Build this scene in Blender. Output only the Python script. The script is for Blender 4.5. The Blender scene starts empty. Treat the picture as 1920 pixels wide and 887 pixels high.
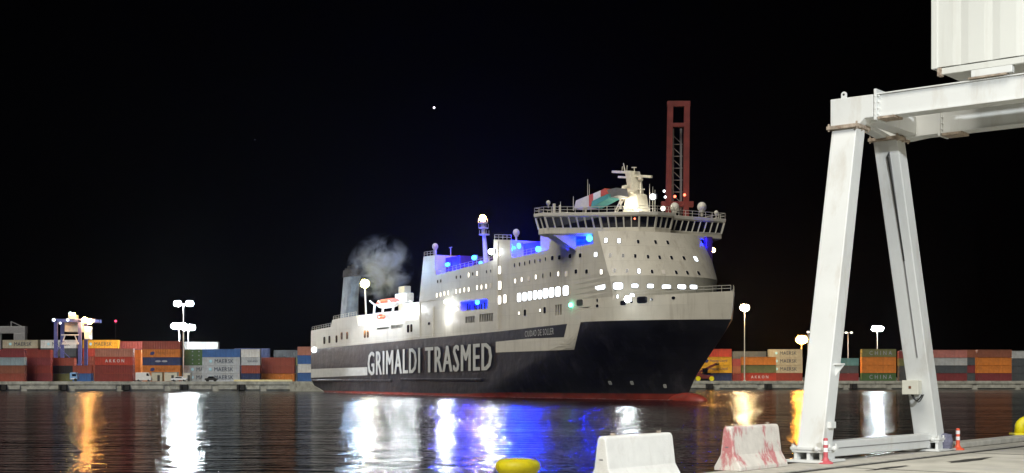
import bpy, bmesh, math, random
from mathutils import Vector, Matrix
from mathutils.bvhtree import BVHTree
R = math.radians
random.seed(7)
scn = bpy.context.scene
COL = scn.collection

# ------------------------------------------------------------ camera, sky, exposure
F = 2560.0; EYE = 4.6; HZ = 706.0
cam = bpy.data.cameras.new('camera'); cam.lens = 48; cam.sensor_width = 36
cam.shift_y = (HZ - 443.5) / 1920.0; cam.clip_end = 9000
co = bpy.data.objects.new('camera', cam); COL.objects.link(co)
co.location = (0, 0, EYE); co.rotation_euler = (R(90), 0, 0); scn.camera = co

SUN_EL = 50.0; SUN_AZ = 213.0           # glow of the quay floodlights behind the camera, treated as one distant source
world = bpy.data.worlds.new('World'); scn.world = world; world.use_nodes = True
wn = world.node_tree.nodes; wl = world.node_tree.links
sky = wn.new('ShaderNodeTexSky'); sky.sky_type = 'NISHITA'; sky.sun_disc = False
sky.sun_elevation = R(-4); sky.sun_rotation = R(SUN_AZ); sky.air_density = 1.0; sky.dust_density = 2.0
wl.new(sky.outputs[0], wn['Background'].inputs[0]); wn['Background'].inputs[1].default_value = 0.001
sd = bpy.data.lights.new('sun', 'SUN'); sd.energy = 2.9; sd.angle = R(35); sd.color = (1, 0.95, 0.84)
so = bpy.data.objects.new('sun', sd); COL.objects.link(so)
_d = Vector((math.sin(R(SUN_AZ)) * math.cos(R(SUN_EL)), math.cos(R(SUN_AZ)) * math.cos(R(SUN_EL)), math.sin(R(SUN_EL))))
so.rotation_euler = _d.to_track_quat('Z', 'Y').to_euler()
so.location = (0, -20, 60)
scn.view_settings.view_transform = 'Standard'; scn.view_settings.look = 'None'
scn.view_settings.exposure = 0.0; scn.view_settings.gamma = 1.0; scn.view_settings.use_curve_mapping = False
# added spot behind the photographer, standing in for port lighting on quay and gantry
fl = bpy.data.lights.new('quay_fill_spot', 'SPOT'); fl.energy = 33000; fl.spot_size = R(46); fl.spot_blend = .35
fl.shadow_soft_size = .35; fl.color = (.93, .97, 1.0)
fo = bpy.data.objects.new('quay_fill_spot', fl); COL.objects.link(fo)
fo.location = (12, -5, 15)
fo.rotation_euler = (Vector((9.5, 27, 6)) - fo.location).to_track_quat('-Z', 'Y').to_euler()

# added unseen spot out of frame to the left, brightening the low hull plating
hl = bpy.data.lights.new('hull_fill_spot', 'SPOT'); hl.energy = 800000; hl.spot_size = R(17); hl.spot_blend = .6; hl.shadow_soft_size = .6; hl.color = (.92, .93, 1.0)
ho = bpy.data.objects.new('hull_fill_spot', hl); COL.objects.link(ho); ho.location = (-175, 270, 14)
ho.rotation_euler = (Vector((-36, 362, 5)) - ho.location).to_track_quat('-Z', 'Y').to_euler()

# ------------------------------------------------------------ materials
def nodes(m):
    return m.node_tree.nodes, m.node_tree.links
def mat(name, col, rough=.5, metal=0.0, vary=.12, vscale=1.5, bump=0.0, bscale=20, emit=None, estr=0,
        streak=None, streak_amt=0.0, sscale=(1, 1, .12), spos=(.53, .74)):
    m = bpy.data.materials.new(name); m.use_nodes = True
    n, l = nodes(m); p = n['Principled BSDF']
    p.inputs['Roughness'].default_value = rough; p.inputs['Metallic'].default_value = metal
    c4 = (*col, 1)
    tc = n.new('ShaderNodeTexCoord')
    if vary > 0:
        nz = n.new('ShaderNodeTexNoise'); nz.inputs['Scale'].default_value = vscale; nz.inputs['Detail'].default_value = 6
        l.new(tc.outputs['Object'], nz.inputs['Vector'])
        cr = n.new('ShaderNodeValToRGB'); cr.color_ramp.elements[0].position = .3; cr.color_ramp.elements[1].position = .7
        cr.color_ramp.elements[0].color = tuple(c * (1 - vary) for c in col) + (1,)
        cr.color_ramp.elements[1].color = tuple(min(1, c * (1 + vary * .6)) for c in col) + (1,)
        l.new(nz.outputs['Fac'], cr.inputs[0]); out = cr.outputs[0]
        if streak:
            mp = n.new('ShaderNodeMapping'); mp.inputs['Scale'].default_value = sscale
            l.new(tc.outputs['Object'], mp.inputs[0])
            n2 = n.new('ShaderNodeTexNoise'); n2.inputs['Scale'].default_value = 1.0; n2.inputs['Detail'].default_value = 5
            n2.inputs['Roughness'].default_value = .7
            l.new(mp.outputs[0], n2.inputs['Vector'])
            c2 = n.new('ShaderNodeValToRGB'); c2.color_ramp.elements[0].position = spos[0]; c2.color_ramp.elements[1].position = spos[1]
            c2.color_ramp.elements[0].color = (0, 0, 0, 1); c2.color_ramp.elements[1].color = (streak_amt,) * 3 + (1,)
            l.new(n2.outputs['Fac'], c2.inputs[0])
            mx = n.new('ShaderNodeMixRGB'); l.new(c2.outputs[0], mx.inputs[0]); l.new(out, mx.inputs[1])
            mx.inputs[2].default_value = (*streak, 1); out = mx.outputs[0]
        l.new(out, p.inputs['Base Color'])
    else:
        p.inputs['Base Color'].default_value = c4
    if bump > 0:
        nb = n.new('ShaderNodeTexNoise'); nb.inputs['Scale'].default_value = bscale; nb.inputs['Detail'].default_value = 4
        l.new(tc.outputs['Object'], nb.inputs['Vector'])
        bp = n.new('ShaderNodeBump'); bp.inputs['Strength'].default_value = bump; bp.inputs['Distance'].default_value = .02
        l.new(nb.outputs['Fac'], bp.inputs['Height']); l.new(bp.outputs[0], p.inputs['Normal'])
    if emit:
        p.inputs['Emission Color'].default_value = (*emit, 1); p.inputs['Emission Strength'].default_value = estr
    return m
def glow(name, col, s):
    m = bpy.data.materials.new(name); m.use_nodes = True
    n, l = nodes(m); n.remove(n['Principled BSDF'])
    e = n.new('ShaderNodeEmission'); e.inputs[0].default_value = (*col, 1); e.inputs[1].default_value = s
    l.new(e.outputs[0], n['Material Output'].inputs[0]); return m

M = {}
M['ship_white'] = mat('ship white paint', (.60, .57, .49), .5, vary=.10, vscale=.25, streak=(.25, .20, .14), streak_amt=.4, sscale=(.8, .8, .05))
M['ship_trim'] = mat('ship trim paint', (.62, .60, .54), .45, vary=.08)
M['navy'] = mat('navy hull paint', (.022, .0225, .028), .42, vary=.45, vscale=.16, bump=.15, bscale=.5, streak=(.075, .07, .08), streak_amt=.8, sscale=(.25, .25, .06))
M['boot'] = mat('red boot topping', (.25, .03, .018), .5, vary=.35, vscale=.4, streak=(.12, .09, .07), streak_amt=.6, sscale=(.6, .6, .6))
M['letter'] = mat('hull letter paint', (.50, .505, .475), .5, vary=.14, vscale=.5, streak=(.25, .24, .23), streak_amt=.15, sscale=(.7, .7, .15))
M['black'] = mat('black paint', (.012, .012, .014), .5, vary=.2)
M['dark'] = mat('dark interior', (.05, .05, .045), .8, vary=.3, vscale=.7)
M['glass'] = mat('dark glass', (.01, .011, .016), .12, vary=0)
M['deck'] = mat('deck paint', (.10, .14, .11), .7)
M['blue_wall'] = mat('recess wall tone with blue light', (.075, .035, .12), .5, vary=.15, vscale=.5)  # dark violet base carries the recess shade and blue light in its colour
M['funnel'] = mat('funnel paint', (.22, .27, .34), .5, vary=.35, vscale=.5, streak=(.08, .08, .09), streak_amt=.6, sscale=(.6, .6, .15))
M['soot'] = mat('sooty steel', (.04, .036, .035), .8, vary=.4)
M['orange'] = mat('lifeboat orange', (.65, .10, .04), .5)
M['boat_white'] = mat('boat white', (.8, .8, .78), .4)
M['pipe'] = mat('mast paint', (.70, .66, .55), .5)
M['teal'] = mat('teal sheet', (.08, .33, .33), .6)
M['flag_red'] = mat('red sheet', (.55, .10, .06), .6)
M['flag_white'] = mat('white sheet', (.75, .76, .78), .6)
M['win_white'] = glow('lit window', (.90, .96, 1.0), 2.6)
M['win_warm'] = glow('lit cabin window', (1.0, .93, .80), 1.9)
M['win_dim'] = glow('dim cabin window', (.9, .8, .65), .5)
M['blue_lamp'] = glow('blue floodlight glass', (.01, .06, 1.0), 130)
M['blue_core'] = glow('pale blue floodlight glass', (.03, .30, 1.0), 12)
M['white_lamp'] = glow('white floodlight glass', (.92, .98, 1.0), 150)
M['warm_lamp'] = glow('yellow lamp glass', (1.0, .82, .26), 85)
M['orange_lamp'] = glow('orange lamp glass', (1.0, .42, .09), 260)
M['red_lamp'] = glow('red lamp glass', (1.0, .16, .08), 60)
M['flood_glass'] = glow('strong floodlight glass', (.92, .98, 1.0), 450)
M['soft_lamp'] = glow('soft white lamp glass', (.92, .98, 1.0), 60)
M['red_dim'] = glow('dim red lamp glass', (1.0, .16, .08), 5)
M['green_lamp'] = glow('green lamp glass', (.1, 1.0, .6), 12)
M['gantry'] = mat('white gantry paint', (.70, .715, .70), .42, vary=.05, vscale=1.2, bump=.1, bscale=6, streak=(.42, .36, .27), streak_amt=.5, sscale=(1.6, 1.6, .4))
M['rust'] = mat('rusty flange', (.40, .33, .26), .85, vary=.4, vscale=10, bump=.5, bscale=60, streak=(.13, .055, .025), streak_amt=1.0, sscale=(9, 9, 9))
M['cladding'] = mat('white cladding', (.64, .65, .61), .45, vary=.06, vscale=.5, streak=(.48, .46, .40), streak_amt=.5, sscale=(3, 3, .2))
M['cable'] = mat('black cable', (.015, .015, .015), .5, vary=0)
M['steel'] = mat('grey steel', (.28, .28, .29), .5, metal=.4)
M['galv'] = mat('galvanised pole', (.62, .60, .55), .5, metal=.1)
M['conc'] = mat('quay concrete', (.42, .42, .37), .9, vary=.35, vscale=.5, bump=.4, bscale=8, streak=(.10, .10, .085), streak_amt=.8, sscale=(.5, .5, .25))
M['conc_near'] = mat('near quay concrete', (.58, .56, .49), .9, vary=.18, vscale=1.3, bump=.5, bscale=45, streak=(.16, .15, .13), streak_amt=.55, sscale=(.35, .35, .35))
M['kerb'] = mat('kerb concrete', (.52, .50, .44), .9, vary=.2, vscale=4, bump=.5, bscale=50)
M['barrier'] = mat('white painted concrete', (.72, .715, .68), .8, vary=.06, vscale=5, bump=.35, bscale=40, streak=(.45, .42, .36), streak_amt=.35, sscale=(4, 4, 2))
M['barrier_red'] = mat('worn red and white paint', (.66, .62, .56), .8, vary=.1, vscale=7, bump=.4, bscale=40, streak=(.50, .15, .16), streak_amt=.9, sscale=(3.0, 3.0, 1.3), spos=(.53, .62))
M['yellow'] = mat('yellow bollard paint', (.88, .76, .015), .5, vary=.12, vscale=6, bump=.3, bscale=25, streak=(.20, .14, .03), streak_amt=.7, sscale=(6, 6, 5))
M['post_orange'] = mat('orange plastic', (.85, .13, .06), .45, vary=.1)
M['post_pink'] = mat('faded red plastic', (.55, .10, .12), .5, vary=.15)
M['reflector'] = mat('white reflective band', (.85, .85, .85), .4, vary=0)
M['crane_red'] = mat('red crane paint', (.17, .028, .025), .6, vary=.3, vscale=.3)
M['crane_blue'] = mat('blue crane paint', (.10, .12, .36), .5, vary=.2)
M['rubber'] = mat('black rubber', (.02, .02, .02), .8, vary=.3)
M['mud'] = mat('asphalt stain', (.05, .048, .042), .7, vary=.4, vscale=3)
M['yard'] = mat('yard asphalt', (.10, .10, .095), .9, vary=.3, vscale=.1)

def plating(m, w, h, dark, dist):
    n, l = nodes(m); p = n['Principled BSDF']; tc = n.new('ShaderNodeTexCoord'); sx = n.new('ShaderNodeSeparateXYZ'); cx = n.new('ShaderNodeCombineXYZ')
    l.new(tc.outputs['Object'], sx.inputs[0]); a = n.new('ShaderNodeMath'); a.operation = 'MULTIPLY_ADD'; a.inputs[1].default_value = .8
    l.new(sx.outputs[1], a.inputs[0]); l.new(sx.outputs[0], a.inputs[2]); l.new(a.outputs[0], cx.inputs[0]); l.new(sx.outputs[2], cx.inputs[1])
    b = n.new('ShaderNodeTexBrick'); b.inputs['Scale'].default_value = 1; b.inputs['Brick Width'].default_value = w; b.inputs['Row Height'].default_value = h
    b.inputs['Mortar Size'].default_value = .07; b.inputs['Mortar Smooth'].default_value = .6; b.inputs['Color1'].default_value = (1, 1, 1, 1); b.inputs['Color2'].default_value = (.9, .9, .9, 1)
    b.inputs['Mortar'].default_value = (dark, dark, dark, 1); l.new(cx.outputs[0], b.inputs['Vector'])
    src = p.inputs['Base Color'].links[0].from_socket; mx = n.new('ShaderNodeMixRGB'); mx.blend_type = 'MULTIPLY'; mx.inputs[0].default_value = 1
    l.new(src, mx.inputs[1]); l.new(b.outputs[0], mx.inputs[2]); l.new(mx.outputs[0], p.inputs['Base Color'])
    nz = n.new('ShaderNodeTexNoise'); nz.inputs['Scale'].default_value = .45; nz.inputs['Detail'].default_value = 3; l.new(tc.outputs['Object'], nz.inputs['Vector'])
    bp = n.new('ShaderNodeBump'); bp.inputs['Strength'].default_value = 1; bp.inputs['Distance'].default_value = dist; l.new(nz.outputs['Fac'], bp.inputs['Height']); l.new(bp.outputs[0], p.inputs['Normal'])
plating(M['ship_white'], 9.0, 3.0, .85, .03); plating(M['navy'], 8.0, 2.6, .7, .13)

# ------------------------------------------------------------ mesh helpers
class MB:
    def __init__(s): s.bm = bmesh.new()
    def box(s, x0, x1, y0, y1, z0, z1, mtx=None):
        v = [s.bm.verts.new((x, y, z)) for x in (x0, x1) for y in (y0, y1) for z in (z0, z1)]
        for q in ((0, 1, 3, 2), (4, 6, 7, 5), (0, 4, 5, 1), (2, 3, 7, 6), (0, 2, 6, 4), (1, 5, 7, 3)):
            s.bm.faces.new([v[i] for i in q])
        if mtx: bmesh.ops.transform(s.bm, matrix=mtx, verts=v)
        return s
    def bar(s, p, q, w, h=None, up=(0, 0, 1)):
        h = h or w; p = Vector(p); q = Vector(q); d = q - p; L = d.length; d.normalize()
        u = Vector(up)
        if abs(d.dot(u)) > .98: u = Vector((1, 0, 0))
        x = u.cross(d).normalized(); y = d.cross(x)
        m = Matrix((x, y, d)).transposed().to_4x4(); m.translation = p
        return s.box(-w / 2, w / 2, -h / 2, h / 2, 0, L, m)
    def tube(s, p, q, r, r2=None, n=10):
        r2 = r if r2 is None else r2; p = Vector(p); q = Vector(q); d = (q - p); L = d.length; d.normalize()
        u = Vector((0, 0, 1)) if abs(d.z) < .98 else Vector((1, 0, 0))
        x = u.cross(d).normalized(); y = d.cross(x)
        A = [s.bm.verts.new(p + x * math.cos(2 * math.pi * i / n) * r + y * math.sin(2 * math.pi * i / n) * r) for i in range(n)]
        B = [s.bm.verts.new(q + x * math.cos(2 * math.pi * i / n) * r2 + y * math.sin(2 * math.pi * i / n) * r2) for i in range(n)]
        for i in range(n): s.bm.faces.new((A[i], A[(i + 1) % n], B[(i + 1) % n], B[i]))
        s.bm.faces.new(A[::-1]); s.bm.faces.new(B); return s
    def path(s, pts, r, n=8):
        for a, b in zip(pts[:-1], pts[1:]): s.tube(a, b, r, n=n)
        for a in pts[1:-1]: s.ball(a, r, 6)
        return s
    def ball(s, c, r, n=12, sc=(1, 1, 1)):
        m = Matrix.Translation(Vector(c)) @ Matrix.Diagonal((sc[0], sc[1], sc[2], 1))
        bmesh.ops.create_uvsphere(s.bm, u_segments=n, v_segments=max(4, n // 2 + 1), radius=r, matrix=m); return s
    def lathe(s, c, prof, n=20):
        rings = []
        for r, z in prof:
            rings.append([s.bm.verts.new((c[0] + r * math.cos(2 * math.pi * i / n), c[1] + r * math.sin(2 * math.pi * i / n), c[2] + z)) for i in range(n)])
        for A, B in zip(rings[:-1], rings[1:]):
            for i in range(n): s.bm.faces.new((A[i], A[(i + 1) % n], B[(i + 1) % n], B[i]))
        s.bm.faces.new(rings[0][::-1]); s.bm.faces.new(rings[-1]); return s
    def prism(s, pts, vec):
        """closed polygon (3-D points) extruded along vec"""
        vec = Vector(vec); A = [s.bm.verts.new(p) for p in pts]; B = [s.bm.verts.new(Vector(p) + vec) for p in pts]
        n = len(A)
        for i in range(n): s.bm.faces.new((A[i], A[(i + 1) % n], B[(i + 1) % n], B[i]))
        s.bm.faces.new(A[::-1]); s.bm.faces.new(B); return s
    def loft(s, rings, cap=True):
        V = [[s.bm.verts.new(p) for p in r] for r in rings]; n = len(V[0])
        for A, B in zip(V[:-1], V[1:]):
            for i in range(n): s.bm.faces.new((A[i], A[(i + 1) % n], B[(i + 1) % n], B[i]))
        if cap: s.bm.faces.new(V[0][::-1]); s.bm.faces.new(V[-1])
        return s
    def build(s, name, m, parent=None, smooth=False, bevel=0, loc=None):
        bmesh.ops.recalc_face_normals(s.bm, faces=s.bm.faces)
        me = bpy.data.meshes.new(name); s.bm.to_mesh(me); s.bm.free()
        o = bpy.data.objects.new(name, me); COL.objects.link(o); me.materials.append(m)
        if smooth:
            for f in me.polygons: f.use_smooth = True
        if bevel:
            b = o.modifiers.new('bevel', 'BEVEL'); b.width = bevel; b.segments = 2; b.limit_method = 'ANGLE'
        if parent: o.parent = parent
        if loc: o.location = loc
        return o
def tag(o, label=None, cat=None, group=None, kind=None):
    if label: o['label'] = label
    if cat: o['category'] = cat
    if group: o['group'] = group
    if kind: o['kind'] = kind
    return o
def empty(name, loc=(0, 0, 0), rz=0, **k):
    o = bpy.data.objects.new(name, None); COL.objects.link(o); o.location = loc; o.rotation_euler = (0, 0, rz)
    o.empty_display_size = .5
    return tag(o, **k)
def dup(root, loc, rz=0, **k):
    r = root.copy(); COL.objects.link(r); r.location = loc; r.rotation_euler = (0, 0, rz); tag(r, **k)
    for ch in list(root.children):
        c = ch.copy(); COL.objects.link(c); c.parent = r
        for g in ch.children:
            d = g.copy(); COL.objects.link(d); d.parent = c
    return r
def W(px, py, Y):
    return Vector(((px - 960) / F * Y, Y, EYE + (HZ - py) / F * Y))
def text_mesh(word, size=1.0, bold=0.0, sx=1.0):
    cu = bpy.data.curves.new('lettering', 'FONT'); cu.body = word; cu.size = size; cu.offset = 0; cu.resolution_u = 2; cu.space_character = 1.0 + (.16 if abs(bold - .012) < 1e-4 else .04)
    o = bpy.data.objects.new('lettering', cu); COL.objects.link(o)
    dg = bpy.context.evaluated_depsgraph_get(); dg.update()
    me = bpy.data.meshes.new_from_object(o.evaluated_get(dg)); bpy.data.objects.remove(o)
    xs = [v.co.x for v in me.vertices]; ys = [v.co.y for v in me.vertices]
    return me, min(xs), max(xs), min(ys), max(ys)

# ------------------------------------------------------------ water and land
def water():
    b = MB(); v = [b.bm.verts.new(p) for p in ((-900, -60, 0), (900, -60, 0), (900, 640, 0), (-900, 640, 0))]; b.bm.faces.new(v)
    m = bpy.data.materials.new('harbour water'); m.use_nodes = True; n, l = nodes(m); p = n['Principled BSDF']
    p.inputs['Base Color'].default_value = (.002, .005, .007, 1); p.inputs['Roughness'].default_value = .10
    p.inputs['IOR'].default_value = 1.2
    tc = n.new('ShaderNodeTexCoord')
    def nz(sx, sy, sc, det, off=0):
        mp = n.new('ShaderNodeMapping'); mp.inputs['Scale'].default_value = (sx, sy, 1); mp.inputs['Rotation'].default_value = (0, 0, R(off))
        l.new(tc.outputs['Object'], mp.inputs[0])
        t = n.new('ShaderNodeTexNoise'); t.inputs['Scale'].default_value = sc; t.inputs['Detail'].default_value = det
        t.inputs['Roughness'].default_value = .55; l.new(mp.outputs[0], t.inputs['Vector']); return t
    n1 = nz(.06, .17, 1.0, 2, 3); n2 = nz(.30, .75, 1.0, 3, -6); n3 = nz(.012, .02, 1.0, 2, 12)
    b1 = n.new('ShaderNodeBump'); b1.inputs['Strength'].default_value = 1; b1.inputs['Distance'].default_value = .7
    b2 = n.new('ShaderNodeBump'); b2.inputs['Strength'].default_value = 1; b2.inputs['Distance'].default_value = .48
    wr = n.new('ShaderNodeMapRange'); wr.inputs[1].default_value = .36; wr.inputs[2].default_value = .62; wr.inputs[3].default_value = .45; wr.inputs[4].default_value = 1.25
    l.new(n3.outputs['Fac'], wr.inputs[0])                        # calmer and rougher patches
    hm = n.new('ShaderNodeMath'); hm.operation = 'MULTIPLY'; l.new(n1.outputs['Fac'], hm.inputs[0]); l.new(wr.outputs[0], hm.inputs[1])
    l.new(hm.outputs[0], b1.inputs['Height']); hm2 = n.new('ShaderNodeMath'); hm2.operation = 'MULTIPLY'; l.new(n2.outputs['Fac'], hm2.inputs[0]); l.new(wr.outputs[0], hm2.inputs[1]); l.new(hm2.outputs[0], b2.inputs['Height'])
    l.new(b1.outputs[0], b2.inputs['Normal']); l.new(b2.outputs[0], p.inputs['Normal'])
    o = b.build('harbour_water', m); tag(o, kind='structure', label='black rippled harbour water streaked with light')
water()
def slab(name, pts, z0, z1, m, **k):
    b = MB(); b.prism([Vector((x, y, z0)) for x, y in pts], (0, 0, z1 - z0)); o = b.build(name, m); return tag(o, **k)
YL = 434.0; YR = 483.0
slab('far_quay', [(-700, YL), (12, YL), (12, YR), (900, YR), (900, 2600), (-700, 2600)], -1.5, 3.0, M['yard'], kind='structure')
def far_wall(x0, x1, Y, name):
    b = MB(); b.box(x0, x1, Y - .5, Y - .01, -1.2, 2.0)
    x = x0
    while x < x1 - 8:
        b.box(x + .3, x + 13.5, Y - .9, Y - .51, .5, 1.75); x += 15.2
    b.box(x0, x1, Y - .8, Y + .6, 2.02, 3.03)
    tag(b.build(name, M['conc'], bevel=.04), kind='structure')
far_wall(-200, 12, YL, 'quay_wall'); far_wall(12.1, 330, YR, 'quay_wall')
E0 = Vector((3.16, 22.62)); ED = Vector((.634, .7733)); EN = Vector((.7733, -.634))      # near quay edge: along / inland
def Q(u, w, z=3.0):
    p = E0 + ED * u + EN * w; return Vector((p.x, p.y, z))
QANG = math.atan2(ED.y, ED.x)
pts = [Q(-60, 0), Q(90, 0), Q(90, 120), Q(-60, 120)]
slab('near_quay', [(p.x, p.y) for p in pts], -1.5, 2.98, M['conc_near'], kind='structure')
b = MB(); b.prism([Q(-60, 0.0, 2.984), Q(90, 0.0, 2.984), Q(90, .95, 2.984), Q(-60, .95, 2.984)], (0, 0, .02)); tag(b.build('quay_edge_strip', M['kerb']), kind='structure')
b = MB(); b.prism([Q(8.6, 0.02, 3.008), Q(90, 0.02, 3.008), Q(90, .42, 3.008), Q(9.5, .42, 3.008)], (0, 0, .13)); tag(b.build('quay_kerb', M['kerb'], bevel=.03), kind='structure')
b = MB(); b.prism([Q(-60, .955, 2.983), Q(90, .955, 2.983), Q(90, 1.10, 2.983), Q(-60, 1.10, 2.983)], (0, 0, .004)); tag(b.build('rail_groove', M['mud']), kind='structure')
for u_ in (-9.0, -3.0, 3.0, 9.0, 15.0, 21.0, 27.0):
    b = MB(); b.prism([Q(u_, 1.11, 2.982), Q(u_ + .035, 1.11, 2.982), Q(u_ + .035, 60, 2.982), Q(u_, 60, 2.982)], (0, 0, .0035)); tag(b.build('slab_joint', M['mud']), kind='structure')
def stain(u, w, a, c):
    b = MB(); n = 22; vs = []
    for i in range(n):
        t = 2 * math.pi * i / n; r = 1 + random.uniform(-.25, .25)
        vs.append(b.bm.verts.new(Q(u + a * r * math.cos(t), w + c * r * math.sin(t), 2.9845)))
    b.bm.faces.new(vs); tag(b.build('ground_stain', M['mud']), kind='structure')
stain(3.4, 1.75, .9, .10); stain(6.5, 2.0, 1.1, .16); stain(10.5, 2.3, .7, .25)

# ------------------------------------------------------------ the ship
nrm = math.hypot(1402, F); A2 = (1402 / nrm, -F / nrm); B2 = (F / nrm, 1402 / nrm)
PY0 = F / 6.3; PX0 = (583 - 960) / F * PY0
ship = empty('ferry', (PX0, PY0, 0), math.atan2(A2[1], A2[0]),
             label='large white and navy ro-ro ferry lit with blue lights, easing past the container quay', cat='ferry')
CAML = Vector(((0 - PX0) * A2[0] + (0 - PY0) * A2[1], (0 - PX0) * B2[0] + (0 - PY0) * B2[1], EYE))
def rayd(px, py):
    k = (px - 960) / F; d = (k, 1.0, (HZ - py) / F)
    return Vector((d[0] * A2[0] + d[1] * A2[1], d[0] * B2[0] + d[1] * B2[1], d[2])).normalized()
def S(px, py, t=0.0):
    d = rayd(px, py); k = (t - CAML.y) / d.y; return CAML + d * k
def Zp(px, py, z):
    d = rayd(px, py); k = (z - CAML.z) / d.z; return CAML + d * k
BW = 26.0
def lerp(a, b, t): return a + (b - a) * t
def interp(x, tab):
    if x <= tab[0][0]: return tab[0][1]
    for (a, fa), (b_, fb) in zip(tab[:-1], tab[1:]):
        if x <= b_: return lerp(fa, fb, (x - a) / (b_ - a))
    return tab[-1][1]
stem_tab = [(-2, 170.0), (.0, 170.6), (1.3, 171.3), (4.7, 173.8), (10.2, 179.9), (13, 183), (15.1, 184.6), (17, 185.0), (20.2, 185.4)]
def halfb(s, z):
    zz = max(0, min(1, z / 15.0)); st = interp(z, stem_tab)
    s0 = lerp(104, 156, zz ** .8); p = lerp(1.55, 2.0, zz)
    if s <= s0: h = 13.0
    elif s >= st: h = 0.0
    else: h = 13.0 * (1 - ((s - s0) / (st - s0)) ** p)
    if s < 22: h -= (1 - s / 22) * max(0, 4 - z) * .5
    return max(h, 0)
dark_tab = [(0, 12.7), (117, 14.55), (155, 15.45), (187, 15.1)]
top_tab = [(0, 17.0), (150, 17.0), (163, 19.6), (187, 20.3)]
def hull_band(f0, f1, n, name, m):
    b = MB(); NS = 150
    fr = [i / NS for i in range(NS + 1)]
    for side in (1, -1):
        g = []
        for j in range(n + 1):
            w = j / n; row = []
            for q in fr:
                u = q ** .62 if False else q
                s0 = u * 187
                z = lerp(f0(s0), f1(s0), w); st = interp(z, stem_tab)
                # squeeze stations toward the stem of this level
                s = u * st if u < .5 else lerp(.5 * st, st, 1 - (1 - (u - .5) / .5) ** 1.35)
                z = lerp(f0(s), f1(s), w)
                # counter stern: bottom rises toward the transom
                zmin = max(-2, 1.9 * (1 - s / 9)) if s < 9 else -2
                zc = max(z, zmin)
                row.append(b.bm.verts.new((s, 13 - side * halfb(s, zc), zc)))
            g.append(row)
        for j in range(n):
            for i in range(NS):
                q = (g[j][i], g[j][i + 1], g[j + 1][i + 1], g[j + 1][i])
                try: b.bm.faces.new(q)
                except Exception: pass
        # transom
        for j in range(n):
            a0, a1 = g[j][0], g[j + 1][0]
            c0 = b.bm.verts.new((a0.co.x, 13, a0.co.z)); c1 = b.bm.verts.new((a1.co.x, 13, a1.co.z))
            try: b.bm.faces.new((a0, a1, c1, c0))
            except Exception: pass
    bmesh.ops.remove_doubles(b.bm, verts=b.bm.verts, dist=.002)
    bmesh.ops.dissolve_degenerate(b.bm, edges=b.bm.edges, dist=.001)
    o = b.build(name, m, ship, smooth=True)
    for e in o.data.edges:
        va, vb = (o.data.vertices[i].co for i in e.vertices)
        if (abs(va.y - 13) < .02 and abs(vb.y - 13) < .02 and va.x > 160) or (va.x < .1 and vb.x < .1): e.use_edge_sharp = True
    return o
h_red = hull_band(lambda s: -2, lambda s: interp(s, [(0, .5), (100, .55), (120, 1.1), (187, 1.3)]), 3, 'boot_topping', M['boot'])
h_nav = hull_band(lambda s: interp(s, [(0, .5), (100, .55), (120, 1.1), (187, 1.3)]), lambda s: interp(s, dark_tab), 14, 'hull', M['navy'])
h_wht = hull_band(lambda s: interp(s, dark_tab), lambda s: interp(s, top_tab), 5, 'upper_hull', M['ship_white'])
# foredeck inside the bulwark
b = MB(); rows = []
for i in range(20):
    s = lerp(150, 184.2, i / 19); h = halfb(s, 18.4) - .15
    rows.append((b.bm.verts.new((s, 13 - h, 18.4)), b.bm.verts.new((s, 13 + h, 18.4))))
for a, c in zip(rows[:-1], rows[1:]): b.bm.faces.new((a[0], c[0], c[1], a[1]))
b.build('foredeck', M['deck'], ship)
# bulbous bow
b = MB(); b.ball((171, 13, -.4), 1.9, 20, (3.3, 1.1, 1.0)); b.build('bulbous_bow', M['boot'], ship, smooth=True)

# side profile blocks -------------------------------------------------
def prof(pxs, zbase=17.0):
    pts = [S(x, y) for x, y in pxs]; s0, s1 = pts[0].x, pts[-1].x
    return [Vector((s0, .03, zbase))] + [Vector((p.x, .03, p.z)) for p in pts] + [Vector((s1, .03, zbase))]
top_line = [(583, 620), (620, 613), (623, 600), (634, 597), (668, 592), (671, 611), (784, 598), (786, 563), (794, 481), (818, 478), (818.3, 515), (925, 488),
            (925.3, 449), (958, 450), (960, 483), (1004, 474), (1028, 468), (1036, 441)]
P0_ = prof(top_line); P0_ = P0_[:-1]
P0_.append(Vector((P0_[-1].x, .03, P0_[-1].z)))
P0_ = P0_[:-1] + [Vector((150, .03, P0_[-1].z)), Vector((150, .03, 17.0))]
b = MB(); b.prism(P0_, (0, BW - .06, 0)); sup = b.build('superstructure', M['ship_white'], ship)
# rounded raked front
def front_ring(z):
    c = 163.5 - max(0, z - 24) * .46; r = []
    bul = 5.5 - max(0, z - 24) * .12
    n = 24
    r.append(Vector((150, .03, z)))
    for i in range(n + 1):
        u = -1 + 2 * i / n
        x_ = c + bul * (1 - abs(u) ** 2.3); lim = lerp(halfb(x_, min(z, 20)) - .03, 12.97, max(0, min(1, (z - 20) / 4.5)))
        r.append(Vector((x_, 13 + max(-lim, min(lim, u * 12.97)), z)))
    r.append(Vector((150, BW - .03, z))); return r
b = MB(); b.loft([front_ring(z) for z in (17, 18.5, 20, 21, 22, 23, 24, 25, 26, 28, 30, 31.5, 33)]); fro = b.build('forward_superstructure', M['ship_white'], ship)

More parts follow.
